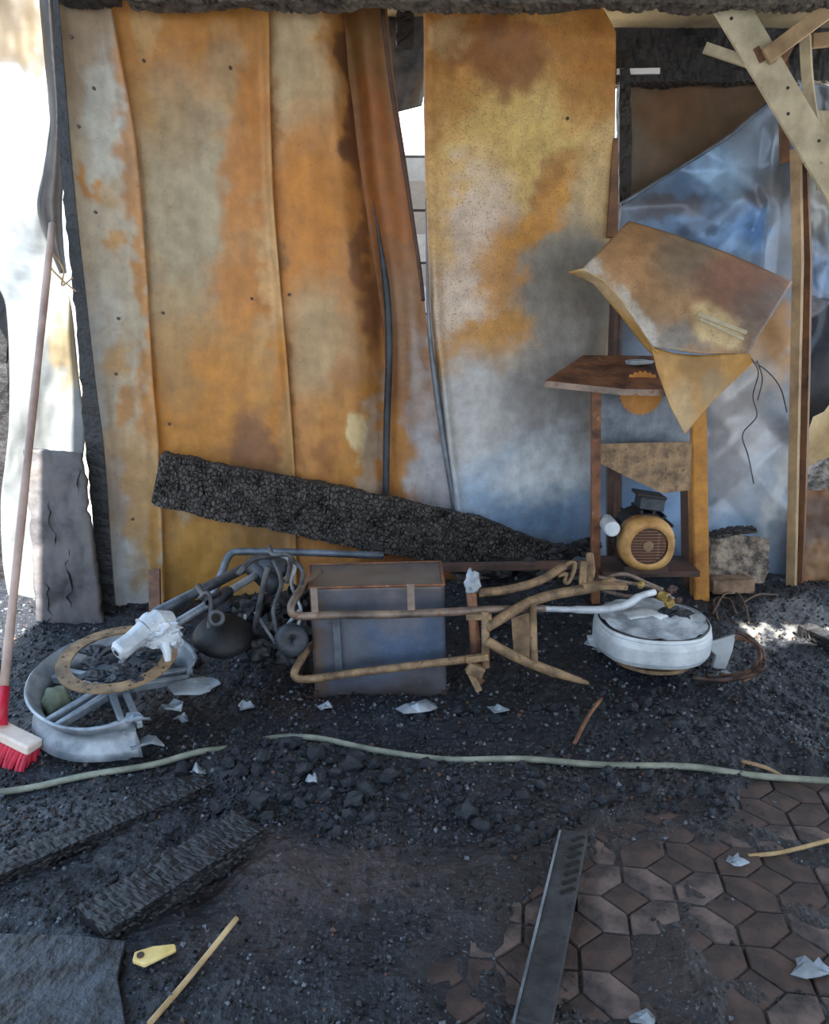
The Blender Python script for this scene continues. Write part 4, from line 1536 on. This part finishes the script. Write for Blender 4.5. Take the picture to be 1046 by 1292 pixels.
# cables
cabs = [[(352, 700), (372, 712), (368, 738), (380, 770), (372, 800)], [(345, 705), (355, 735), (345, 770), (350, 800)], [(338, 715), (330, 750), (322, 790), (318, 812)],
        [(322, 772), (340, 800), (352, 815), (362, 790), (378, 770)], [(340, 690), (345, 700), (366, 702), (362, 735)], [(300, 725), (320, 705), (345, 702)],
        [(310, 775), (306, 800), (322, 815)], [(368, 705), (382, 722), (376, 750)]]
for k, pts in enumerate(cabs):
    m2 = MB()
    m2.tube(catmull([depth_pt(x, y, 2.62 + 0.05 * math.sin(k * 2.3 + i)) for i, (x, y) in enumerate(pts)], 6), 0.0055 + 0.002 * (k % 3), 7)
    m2.build('cable', M['wire_dark'] if k % 3 else M['ash_light'], moto, smooth=True)
# remains of the engine under the fork
mb = MB()
for k, (x, y, d, r) in enumerate(((350, 800, 2.74, .07), (318, 770, 2.80, .06), (375, 760, 2.82, .06), (365, 830, 2.62, .05), (330, 822, 2.60, .045), (385, 800, 2.72, .05))):
    mb.lump(depth_pt(x, y, d), r, k + 2, (1, 0.8, 0.85), 3, 0.5, 2.2)
mb.build('engine_remains', M['black'], moto)
mb = MB()
mb.lathe([(.002, .0), (.045, .0), (.05, .01), (.05, .05), (.04, .06), (.002, .06)], depth_pt(366, 806, 2.56), (0.3, -1, 0.3), 20)
mb.build('crankcase_cover', M['steel_dark'], moto, smooth=True)

# rear subframe rails, one above the other
RY = 2.36


def rail(pts, r, m_='tube_grey', n=5):
    mb_ = MB()
    mb_.tube(catmull([W(*p) for p in pts], n), r, 10)
    return mb_.build('frame_rail', M[m_], moto, smooth=True)


rail([(404, 722, 2.60), (388, 735, 2.50), (374, 752, 2.40), (367, 768, RY), (376, 777, RY), (420, 776, RY), (500, 775, RY), (570, 772, RY), (630, 769, 2.42), (686, 768, 2.50)], 0.0125)
rail([(402, 808, 2.55), (388, 820, 2.45), (374, 842, 2.38), (372, 853, 2.36), (386, 857, 2.36), (440, 850, 2.36), (520, 840, RY), (596, 831, RY)], 0.0125, 'rust_tan')
mb = MB()
mb.bar(W(518, 737, RY + .03), W(519, 772, RY), 0.022, 0.010, up=(0, 1, 0))
mb.build('bracket', M['tube_grey'], moto)
mb = MB()
mb.bar(W(396, 742, RY + .03), W(398, 776, RY), 0.020, 0.010, up=(0, 1, 0))
mb.build('bracket', M['tube_grey'], moto)
# cross tubes and their bracket clutter
mb = MB()
mb.tube([W(593, 728, 2.42), W(598, 790, 2.39), W(603, 862, 2.37)], 0.016, 10)
mb.build('cross_tube', M['rust_brown'], moto, smooth=True)
mb = MB()
mb.tube([W(612, 772, 2.36), W(613, 842, 2.35)], 0.0125, 10)
mb.build('cross_tube', M['rust_tan'], moto, smooth=True)
mb = MB()
mb.lump(W(596, 734, 2.40), 0.024, 4, (0.9, 0.8, 1.5), 3, 0.5, 2.5)
mb.build('melted_bracket', M['ash_light'], moto, smooth=True)
mb = MB()
mb.box(W(600, 845, 2.34), (0.05, 0.03, 0.035), Matrix.Rotation(0.4, 3, 'Y'))
mb.bar(W(590, 842, 2.35), W(605, 872, 2.34), 0.02, 0.012, up=(0, 1, 0))
mb.bar(W(588, 832, 2.35), W(616, 828, 2.35), 0.022, 0.02)
mb.build('bracket', M['rust_tan'], moto, bevel=0.002)
mb = MB()
mb.bar(W(588, 778, 2.36), W(620, 778, 2.36), 0.018, 0.018)
mb.build('bracket', M['rust_tan'], moto, bevel=0.002)
# upper rod with its open hook
mb = MB()
mb.tube(catmull([W(604, 748, 2.42), W(640, 744, 2.46), W(680, 733, 2.50), (W(712, 714, 2.54))], 5), 0.0135, 10)
mb.tube(catmull([W(702, 721, 2.535), W(722, 709, 2.54), W(725, 717, 2.54), W(718, 734, 2.54), W(713, 734, 2.54), W(714, 724, 2.54), W(704, 727, 2.535)], 5), 0.0068, 8)
mb.build('brake_rod', M['rust_tan'], moto, smooth=True)
# swingarm: two arms, gusset, strut
mb = MB()
mb.tube(catmull([W(613, 792, 2.35), W(640, 776, 2.40), W(668, 760, 2.46), W(700, 750, 2.54), W(745, 742, 2.62), W(775, 734, 2.66)], 5), 0.0155, 10, squash=1.1)
mb.tube(catmull([W(613, 808, 2.35), W(645, 826, 2.36), (W(690, 845, 2.38)), W(742, 862, 2.40)], 5), [0.0155] * 12 + [0.014, 0.012, 0.010, 0.006], 10)
mb.tube([W(672, 762, 2.45), W(674, 838, 2.37)], 0.012, 8)
mb.build('swingarm', M['rust_tan'], moto, smooth=True)
mb = MB()
mb.plate([W(645, 780, 2.46), W(668, 772, 2.48), W(668, 832, 2.44), W(648, 826, 2.43)], 0.006, (0, -1, 0.2))
mb.build('gusset', M['rust_tan'], moto)
# shock and axle clutter at the wheel end
mb = MB()
mb.tube([W(742, 742, 2.62), W(746, 720, 2.70), W(744, 700, 2.76)], 0.014, 8)
mb.bar(W(735, 738, 2.60), W(790, 740, 2.62), 0.03, 0.016)
mb.bar(W(734, 745, 2.61), W(737, 708, 2.62), 0.022, 0.012, up=(0, 1, 0))
mb.build('axle_plate', M['rust_tan'], moto, smooth=False)
for k, pts in enumerate(([(755, 728), (790, 735), (820, 740), (845, 752)], [(760, 745), (795, 752), (830, 748), (850, 756)], [(750, 735), (785, 724), (815, 735), (836, 744)])):
    m2 = MB()
    m2.tube(catmull([W(x, y, 2.66 + 0.02 * k) for x, y in pts], 5), 0.007, 7)
    m2.build('brake_cable', M['tube_grey'], moto, smooth=True)
for k, (x, y, r) in enumerate(((835, 752, .02), (848, 744, .016), (845, 762, .018), (822, 748, .014), (808, 738, .012), (856, 757, .012))):
    m2 = MB()
    m2.lump(W(x, y, 2.62), r, k + 5, (1, 0.8, 1), 2, 0.5, 2.2)
    m2.build('chain_clump', M['brass'] if k % 2 == 0 else M['rust_dark'], moto)
mb = MB()
mb.tube(catmull([W(682, 768, 2.50), W(720, 769, 2.54), W(760, 769, 2.56), (W(790, 763, 2.57)), W(808, 752, 2.58), W(826, 747, 2.60)], 5),
        [0.010] * 6 + [0.013] * 14 + [0.011] * 6, 12)
mb.build('exhaust_pipe', M['alu'], moto, smooth=True)

# rear wheel rim, lying flat and filled with ash
rc = depth_pt(822, 800, 2.78)
rn = Vector((0.02, -0.05, 1)).normalized()
mb = MB()
mb.lathe([(.166, .048), (.172, .055), (.182, .055), (.187, .047), (.184, .042), (.190, .036), (.193, .022), (.192, -.024), (.184, -.040), (.160, -.052), (.130, -.056), (.130, -.048), (.160, -.040), (.178, -.020), (.178, .036)],
         rc, rn, 72, up=UPY, warp=lambda an, j, r, h: (r + 0.004 * noise.noise(Vector((math.cos(an) * 2, math.sin(an) * 2, j * .3))), h + 0.003 * math.sin(an * 3)))
rw = mb.build('rear_wheel', M['hub_white'], moto)
mb = MB()
mb.tube([rc + (basis(rn, Vector(UPY))[0] * math.cos(q / 48 * 6.2832) + basis(rn, Vector(UPY))[1] * math.sin(q / 48 * 6.2832)) * 0.1775 + rn * 0.0555 for q in range(48)], 0.0035, 6, closed=True)
mb.build('groove', M['steel_dark'], rw, smooth=True)
mb = MB()
ru, rt, ra = basis(rn, Vector(UPY))
mb.grid(lambda u, v: rc + (ru * math.cos(u * 2 * math.pi) + rt * math.sin(u * 2 * math.pi)) * (0.001 + 0.175 * v)
        + ra * (0.058 + 0.020 * (1 - v) + 0.012 * fbm(math.cos(u * 6.283) * v * 3, math.sin(u * 6.283) * v * 3, 4)), 48, 16)
mb.build('ash_fill', M['ash_light'], rw, smooth=True)
mb = MB()
mb.lump(rc + ra * 0.066 + ru * -0.03, 0.05, 3, (1.4, 0.9, 0.35), 3, 0.4)
mb.build('hub_cap', M['hub_white'], rw, smooth=True)
mb = MB()
mb.lump(rc + ra * 0.07 + ru * 0.075 + rt * 0.01, 0.042, 7, (1.2, 0.8, 0.6), 3, 0.5, 2.2)
mb.build('soot_clump', M['coal'], rw)
# lugs of the melted cast hub at each side
mb = MB()
mb.plate([W(x, y, 2.62) for x, y in ((774, 804), (742, 806), (744, 815), (760, 821), (784, 826))], 0.03, (0, 1, 0.1))
mb.build('melted_lug', M['hub_white'], rw, bevel=0.004)
mb = MB()
mb.plate([W(x, y, 2.58) for x, y in ((884, 812), (925, 800), (921, 820), (912, 844), (896, 842), (900, 826))], 0.022, (0.1, -1, 0.3))
mb.build('melted_lug', M['hub_white'], rw, bevel=0.004)
mb = MB()
mb.lathe([(.138, .0), (.138, .012), (.08, .012), (.08, 0)], rc - ra * 0.076 - rt * 0.01, rn, 40, up=UPY)
mb.build('sprocket', M['rust_tan'], rw)

# burnt tyre wires beside the rear wheel
tw = depth_pt(915, 840, 2.66)
tyre = empty('tyre_bead', (tw.x, tw.y, 0.0), 'curved brown bead wires of a burnt tyre beside the white rear wheel', 'tyre')
for k, (cx, cy, rx, ry, a0, a1, dep, r) in enumerate(((915, 826, 44, 30, -70, 120, 2.66, .008), (922, 828, 38, 24, -80, 110, 2.68, .006), (905, 838, 60, 20, -10, 120, 2.62, .007), (912, 830, 52, 34, -60, 60, 2.70, .005))):
    m2 = MB()
    P = []
    for q in range(19):
        an = math.radians(lerp(a0, a1, q / 18))
        P.append(depth_pt(cx + rx * math.cos(an), cy + ry * math.sin(an), dep + 0.02 * math.sin(q * 1.3)))
    m2.tube(P, r, 6)
    m2.build('bead_wire', M['wood_brown'] if k % 2 else M['rust_dark'], tyre, smooth=True)

# ================================================================== METAL BOX UNDER THE RAILS
boxr = empty('metal_box', (W(475, 885, 2.42).x, 2.55, 0), 'sooty blue-grey metal box with rusty rim behind the motorcycle rails', 'box')
FL, FR = W(391, 742, 2.43), W(560, 738, 2.43)
BL_, BR_ = W(391, 713, 2.68), W(556, 709, 2.68)
LL, LR = W(399, 888, 2.43), W(563, 884, 2.43)
bB2 = [(510, 800, 60, 40, 0, (74, 100, 134), 0.8, 0.7), (430, 790, 40, 60, 0, (96, 100, 112), 0.6, 0.7), (470, 724, 100, 16, 0, (124, 112, 102), 0.8, 0.6),
       (500, 770, 30, 30, 0, (120, 116, 120), 0.6, 0.7), (470, 880, 100, 14, 0, (66, 60, 58), 0.7, 0.6), (440, 850, 50, 20, 0, (80, 90, 112), 0.7, 0.7), (395, 800, 8, 90, 0, (104, 84, 72), 0.8, 0.6)]


def boxface(p00, p10, p01, p11, nm, nu, nv, pxr, pyr, dent=0.0):
    mb_ = MB()
    nrm = (p10 - p00).cross(p01 - p00).normalized()
    mb_.grid(lambda u, v: p00.lerp(p10, u).lerp(p01.lerp(p11, u), v) + nrm * dent * math.sin(u * 3.14) * math.sin(v * 3.14) * (0.6 + fbm(u * 3, v * 3, 2)), nu, nv,
             lambda u, v: paint(lerp(*pxr, u), lerp(*pyr, v), (84, 84, 92), bB2, 4.0, 14))
    return mb_.build(nm, M['box'], boxr, smooth=True, solid=0.003)


boxface(FL, FR, LL, LR, 'front_panel', 40, 36, (391, 560), (742, 886), 0.006)
boxface(BL_, BR_, FL, FR, 'top_panel', 40, 12, (391, 560), (711, 740), 0.004)
BLL, BRR = LL.copy(), LR.copy()
BLL.y = BRR.y = 2.68
boxface(BL_, FL, BLL, LL, 'side_panel', 12, 20, (391, 396), (742, 886))
boxface(FR, BR_, LR, BRR, 'side_panel', 12, 20, (552, 560), (742, 886))
boxface(BR_, BL_, BRR, BLL, 'back_panel', 12, 20, (400, 550), (742, 886))
mb = MB()
for a_, b_ in ((FL, FR), (BL_, BR_), (FL, BL_), (FR, BR_)):
    mb.tube([a_, b_], 0.005, 6)
mb.build('rim', M['rust_brown'], boxr)
mb = MB()
mb.bar(W(424, 780, 2.42), W(428, 850, 2.42), 0.022, 0.006, up=(0, 1, 0))
mb.build('hinge_strap', M['steel'], boxr)
for (x, y) in ((399, 880), (560, 880)):
    m2 = MB()
    p = W(x, y, 2.425)
    m2.box((p.x, p.y, p.z / 2 + 0.01), (0.014, 0.012, max(0.04, p.z)))
    m2.build('corner_post', M['rust_dark'], boxr)

# bent tube behind the box, dark flat bar beyond
mb = MB()
mb.tube(catmull([W(268, 752, 2.88), W(280, 722, 2.92), W(290, 700, 2.95), (W(308, 696, 2.96)), W(380, 697, 2.95), W(484, 701, 2.92)], 6), 0.014, 10)
tag(mb.build('bent_tube', M['steel'], smooth=True), 'bent blue-grey steel tube lying behind the fork and the metal box', 'tube')
mb = MB()
mb.bar(W(552, 716, 2.80), W(748, 712, 2.92), 0.03, 0.028)
tag(mb.build('flat_bar', M['rust_dark'], bevel=0.003), 'dark flat bar lying between the metal box and the saw bench', 'bar')
mb = MB()
mb.bar(W(196, 790, 3.06), W(195, 718, 3.16), 0.045, 0.016, up=(0, 1, 0))
tag(mb.build('wood_offcut', M['rust_brown'], bevel=0.002), 'small reddish-brown offcut standing against the foot of the wall', 'offcut')
# wad of scorched cloth at the yoke
mb = MB()
mb.lump(W(560, 735, 2.72), 0.05, 4, (0.8, 0.8, 1.3), 3, 0.5)

# ================================================================== SAW BENCH
saw = empty('saw_bench', (W(810, 740, 3.2).x, 3.2, 0), 'rusted circular saw bench with yellow leg and electric motor on its shelf', 'saw bench')
TFL, TFR, TBR, TBL = W(687, 480, 2.98), W(884, 492, 3.02), W(880, 449, 3.38), W(736, 448, 3.38)
mb = MB()
up_ = (TFR - TFL).cross(TBL - TFL).normalized()
mid_ = TFL.lerp(TFR, 0.5) + Vector((0, -0.008, -0.012))
mb.plate([TFL - up_ * .016, mid_ - up_ * .016, TFR - up_ * .016, TBR - up_ * .016, TBL - up_ * .016], 0.016, up_)
tt = mb.build('table_top', M['rust_brown'], saw, bevel=0.002)
mb = MB()
mb.bar(TFL - up_ * .012, mid_ - up_ * .012, 0.012, 0.022)
mb.bar(mid_ - up_ * .012, TFR - up_ * .012, 0.012, 0.022)
mb.build('table_edge', M['tube_grey'], tt)
mb = MB()
mb.lump(W(806, 457, 3.24), 0.022, 3, (2.4, 1.4, 0.5), 3, 0.4)
mb.build('ash_crust', M['ash_light'], tt)
# blade
mb = MB()
bcen = W(809, 496, 3.12)
vs_ = []
NT = 26
for layer in (0, 0.003):
    for k in range(NT * 2):
        an = 2 * math.pi * k / (NT * 2)
        r = 0.084 if k % 2 == 0 else 0.076
        vs_.append(bcen + Vector((math.cos(an) * r, -layer, math.sin(an) * r)))
n2 = NT * 2
fs = [tuple(range(n2)), tuple(range(2 * n2 - 1, n2 - 1, -1))] + [(i, (i + 1) % n2, n2 + (i + 1) % n2, n2 + i) for i in range(n2)]
mb.add(vs_, fs)
mb.build('blade', M['rust_orange'], saw)
# legs
mb = MB()
mb.bar(W(751, 760, 3.20), W(752, 488, 3.06), 0.034, 0.030, up=(0, 1, 0))
mb.build('leg', M['rust_brown'], saw, bevel=0.002)
lt, lb = W(876, 492, 3.28), W(881, 762, 3.28)
mb = MB()
mb.bar(lb + Vector((0.018, 0, 0)), lt + Vector((0.018, 0, 0)), 0.056, 0.006, up=(0, 1, 0))
mb.bar(lb + Vector((-0.012, 0.03, 0)), lt + Vector((-0.012, 0.03, 0)), 0.006, 0.06, up=(0, 1, 0))
yl = mb.build('leg', M['rust_orange'], saw)
yl['label'] = 'yellow-orange angle-iron leg'
mb = MB()
mb.bar(W(770, 745, 3.42), W(770, 488, 3.38), 0.03, 0.03, up=(0, 1, 0))
mb.build('leg', M['rust_dark'], saw)
mb = MB()
mb.bar(W(866, 745, 3.42), W(862, 470, 3.38), 0.03, 0.03, up=(0, 1, 0))
mb.build('leg', M['rust_dark'], saw)
# grey apron and hopper plate
mb = MB()
mb.plate([W(x, y, 3.26) for x, y in ((757, 488), (870, 488), (870, 562), (757, 562))], 0.004, (0, -1, 0))
ap = mb.build('apron', M['steel'], saw)
mb = MB()
mb.plate([W(x, y, 3.16) for x, y in ((748, 560), (872, 557), (870, 618), (836, 622), (792, 602), (748, 580))], 0.006, (0, -1, 0))
mb.build('hopper_plate', M['rust_tan'], saw)
mb = MB()
mb.bar(W(752, 714, 3.22), W(872, 714, 3.22), 0.22, 0.022)
mb.build('shelf', M['rust_dark'], saw)
# motor
mc = W(814, 684, 3.08)
sc = 33.0 / 1050 * 3.2
mb = MB()


def sqr(an, k=2.5):
    return 1.0 / (abs(math.cos(an)) ** k + abs(math.sin(an)) ** k) ** (1 / k)


vs_, fs = [], []
ringp = [(0.70, -0.060), (0.86, -0.058), (0.97, -0.046), (1.0, -0.02), (1.0, 0.03)]
NN = 40
for (rr, yy) in ringp:
    for k in range(NN):
        an = 2 * math.pi * k / NN
        s_ = sc * rr * (sqr(an) if rr > 0.8 else 1.0)
        vs_.append(mc + Vector((math.cos(an) * s_, yy, math.sin(an) * s_)))
for i in range(len(ringp) - 1):
    for k in range(NN):
        l = (k + 1) % NN
        fs.append((i * NN + k, i * NN + l, (i + 1) * NN + l, (i + 1) * NN + k))
mb.add(vs_, fs)
M['motor_tan'] = mat('scorched_tan_motor', (150, 108, 58), (204, 160, 98), scale=14, rough=0.55, metal=0.1, bump=0.1, bscale=50)
motor = mb.build('motor', M['motor_tan'], saw, smooth=True, solid=0.004)
motor['label'] = 'electric motor with tan fan cover'
mb = MB()
mb.disc(mc + Vector((-.004, -0.052, 0)), (0, -1, 0), sc * 0.72, 0.003, 32)
mb.build('grille', M['rust_dark'], motor)
for k in range(-5, 6):
    zz = k * sc * 0.115
    hw_ = math.sqrt(max(0.0, (sc * 0.66) ** 2 - zz * zz))
    m2 = MB()
    m2.box(mc + Vector((-.004, -0.058, zz)), (hw_ * 2, 0.004, 0.0055))
    m2.build('grille_bar', M['rust_brown'], motor)
m2 = MB()
m2.disc(mc + Vector((-.004, -0.056, 0)), (0, -1, 0), sc * 0.2, 0.006, 16)
m2.build('grille_boss', M['rust_tan'], motor)
mb = MB()
mb.disc(mc + Vector((0.012, 0.02, 0.008)), (0, 1, 0), sc * 0.98, 0.16, 28)
for k in range(14):
    an = 2 * math.pi * k / 14
    mb.bar(mc + Vector((0.012 + math.cos(an) * sc * 0.98, 0.03, .008 + math.sin(an) * sc * 0.98)), mc + Vector((0.012 + math.cos(an) * sc * 0.98, 0.17, .008 + math.sin(an) * sc * 0.98)), 0.010, 0.03,
           up=(math.cos(an), 0, math.sin(an)))
mb.build('finned_body', M['black'], motor)
mb = MB()
mb.box(mc + Vector((0.030, 0.08, sc + 0.040)), (0.095, 0.09, 0.05), Matrix.Rotation(0.12, 3, 'Y'))
mb.build('terminal_box', M['steel_dark'], motor, bevel=0.004)
mb = MB()
mb.box(mc + Vector((0.026, 0.08, sc + 0.070)), (0.115, 0.10, 0.012), Matrix.Rotation(0.16, 3, 'Y'))
mb.build('box_lid', M['black'], motor, bevel=0.003)
mb = MB()
mb.disc(W(773, 668, 3.04), (0, 1, 0.02), 0.030, 0.12, 20)
mb.build('capacitor', M['hub_white'], motor, bevel=0.006)
mb = MB()
mb.box(mc + Vector((0.01, 0.06, -sc - 0.012)), (0.17, 0.13, 0.03))
mb.build('foot', M['rust_dark'], motor)

# rusted column behind the bench
mb = MB()
mb.tube(catmull([W(777, 760, 3.42), W(776, 560, 3.43), W(776, 440, 3.43), W(778, 380, 3.42), W(776, 340, 3.42)], 5), 0.052, 12, squash=0.5)
tag(mb.build('steel_column', M['rust_dark'], smooth=True), 'rusted brown steel column standing behind the saw bench', 'column')

# ================================================================== FOLDED SHEET LYING ON THE SAW BENCH
fold = empty('folded_sheet', W(830, 448, 3.1), 'folded rusty sheet bent like a roof over the saw bench', 'metal sheet')
ft = [(793, 279), (835, 291), (875, 304), (915, 318), (955, 335), (1000, 356)]
fb = [(735, 339), (770, 362), (800, 402), (824, 438), (880, 446), (944, 447)]
bS = [(830, 330, 70, 60, 20, (180, 136, 92), 0.8, 0.7), (870, 325, 40, 50, 20, (128, 120, 108), 0.8, 0.7), (935, 365, 60, 40, 20, (140, 104, 94), 0.9, 0.6), (925, 345, 30, 24, 20, (150, 112, 98), 0.6, 0.7),
      (840, 425, 50, 18, 10, (140, 142, 142), 0.8, 0.6), (960, 410, 40, 40, 0, (112, 108, 108), 0.7, 0.7), (820, 385, 30, 30, 20, (152, 122, 88), 0.6, 0.7), (902, 412, 36, 22, 25, (214, 192, 146), 0.9, 0.5), (745, 338, 14, 14, 0, (196, 192, 186), 0.8, 0.5),
      (795, 395, 12, 50, -35, (196, 194, 188), 0.85, 0.6)]


def pS(u, v):
    a, b = poly_at(ft, u), poly_at(fb, u)
    return lerp(a[0], b[0], v), lerp(a[1], b[1], v)


mb = MB()
mb.grid(lambda u, v: W(*pS(u, v), 3.27 - 0.30 * v - 0.05 * math.sin(v * 3.14) + 0.010 * fbm(u * 4, v * 3, 2) + 0.012 * math.sin(u * 8) * v), 60, 40,
        lambda u, v: (*paint(*pS(u, v), (172, 140, 106), bS, 2.0, 16), 0.7))
mb.build('upper_face', M['sheet_speck'], fold, smooth=True, solid=0.003)
fb2 = [(717, 343), (748, 358), (783, 398), (812, 436), (826, 450), (830, 452)]
fb1 = [(735, 339), (762, 354), (788, 382), (806, 412), (822, 436), (832, 446)]


def pS2(u, v):
    a, b = poly_at(fb1, u), poly_at(fb2, u)
    return lerp(a[0], b[0], v), lerp(a[1], b[1], v)


mb = MB()
mb.grid(lambda u, v: W(*pS2(u, v), 2.97 + 0.07 * v), 30, 8, lambda u, v: paint(*pS2(u, v), (204, 160, 88), [(770, 366, 60, 12, 40, (206, 190, 160), 0.5, 0.7)], 2.0, 10))
mb.build('curled_lip', M['sheet'], fold, smooth=True, solid=0.003)
fc1 = [(822, 437), (850, 446), (880, 448), (915, 447), (946, 446)]
fc2 = [(829, 466), (846, 514), (864, 549), (900, 506), (950, 458)]


def pS3(u, v):
    a, b = poly_at(fc1, u), poly_at(fc2, u)
    return lerp(a[0], b[0], v), lerp(a[1], b[1], v)


mb = MB()
mb.grid(lambda u, v: W(*pS3(u, v), 2.975 - 0.03 * v + 0.02 * math.sin(u * 5)), 40, 24,
        lambda u, v: paint(*pS3(u, v), (196, 150, 82), [(880, 470, 34, 24, 20, (146, 108, 66), 0.7, 0.7), (860, 520, 20, 30, 0, (186, 166, 130), 0.7, 0.7), (905, 495, 20, 20, 0, (150, 140, 120), 0.5, 0.7)], 2.0, 14))
mb.build('hanging_flap', M['sheet'], fold, smooth=True, solid=0.003)
mb = MB()
mb.bar(W(880, 396, 2.955), W(942, 420, 2.945), 0.010, 0.016)
mb.bar(W(882, 402, 2.95), W(938, 428, 2.94), 0.008, 0.012)
mb.build('torn_lip', M['wood_pale'], fold, bevel=0.002)

# wires hanging from the folded sheet
for k, pts in enumerate(([(948, 452), (957, 470), (950, 500), (955, 525), (937, 548), (944, 575), (951, 610)], [(950, 455), (970, 470), (985, 490), (993, 520)], [(955, 455), (962, 478), (956, 505)])):
    m2 = MB()
    m2.tube(catmull([W(x, y, 2.975 + 0.012 * k + 0.03 * i) for i, (x, y) in enumerate(pts)], 5), 0.0026, 5)
    tag(m2.build('hanging_wire', M['wire_dark'], smooth=True), 'thin dark wire hanging below the folded sheet beside the post', 'wire', 'wires under the folded sheet')

# ================================================================== BRICKS AND CLUTTER AT THE RIGHT
mb = MB()
Rr = Matrix.Rotation(math.radians(-14), 3, 'X') @ Matrix.Rotation(math.radians(6), 3, 'Y')
p = W(930, 702, 3.36)
mb.lump((0, 0, 0), 0.001, 1)
mb = MB()


def blockfn(cx, cz):
    return None


import bmesh
def rough_block(name, c, size, R, m_, seed, amp, label, cat):
    bm = bmesh.new()
    bmesh.ops.create_cube(bm, size=1.0)
    bmesh.ops.subdivide_edges(bm, edges=bm.edges[:], cuts=7, use_grid_fill=True)
    m3 = MB()
    vv = []
    for v in bm.verts:
        q = Vector((v.co.x * size[0], v.co.y * size[1], v.co.z * size[2]))
        d = v.co.normalized()
        q += d * amp * noise.noise(q * 22 + Vector((seed, seed, seed))) + d * amp * 0.6 * noise.noise(q * 60)
        if abs(v.co.x) > .45 and abs(v.co.z) > .45:
            q *= 0.97
        vv.append(c + R @ q)
    bm.verts.index_update()
    m3.add(vv, [tuple(x.index for x in f.verts) for f in bm.faces])
    bm.free()
    return tag(m3.build(name, m_), label, cat)


rough_block('rubble_block', W(930, 704, 3.46), (0.25, 0.06, 0.20), Rr, M['stone'], 3, 0.012, 'rough scorched rubble block leaning against the crumpled sheet beside the saw bench', 'block')
rough_block('brick', W(921, 737, 3.36), (0.18, 0.08, 0.06), Matrix.Rotation(0.08, 3, 'Z'), M['brick'], 5, 0.004, 'single tan brick lying below the rubble block beside the saw bench', 'brick')
cb = char_beam('charred_stub', W(897, 674, 3.45), W(952, 668, 3.46), 0.05, 0.03, 17, M['char'], nl=24, rag=0.012)
tag(cb, 'charred stub lying on top of the rough rubble block', 'charred wood')
tang = empty('wire_tangle', gnd(920, 775), 'tangle of looped scorched wires lying in front of the tan brick', 'wire')
for k, pts in enumerate(([(898, 785), (912, 766), (930, 764), (940, 780), (944, 796)], [(905, 790), (900, 770), (918, 768), (928, 785)], [(930, 775), (955, 766), (980, 762)])):
    m2 = MB()
    m2.tube(catmull([gnd(x, y, 0.006 + 0.012 * math.sin(i * 1.4) ** 2) for i, (x, y) in enumerate(pts)], 6), 0.0048, 6)
    m2.build('wire', M['wire'], tang, smooth=True)
cb = char_beam('charred_log', gnd(1012, 806, .02), gnd(1085, 842, .02), 0.06, 0.055, 19, M['char'], nl=24, rag=0.01)
tag(cb, 'charred log end lying at the edge of the sunlit patch of floor', 'charred wood')
# charred bits heaped at the foot of the leaning beam
for k, (x, y, Y, r) in enumerate(((628, 716, 3.27, .05), (668, 713, 3.26, .045), (708, 698, 3.34, .05), (740, 690, 3.36, .045), (722, 722, 3.10, .040), (590, 722, 3.18, .045), (694, 726, 3.14, .04))):
    m2 = MB()
    m2.lump(W(x, y, Y), r, k + 31, (1.3, 0.8, 0.8), 3, 0.5, 2.0)
    tag(m2.build('charred_chunk', M['char']), 'big charred chunk piled at the low end of the leaning timber', 'charcoal', 'chunks at the foot of the leaning timber')
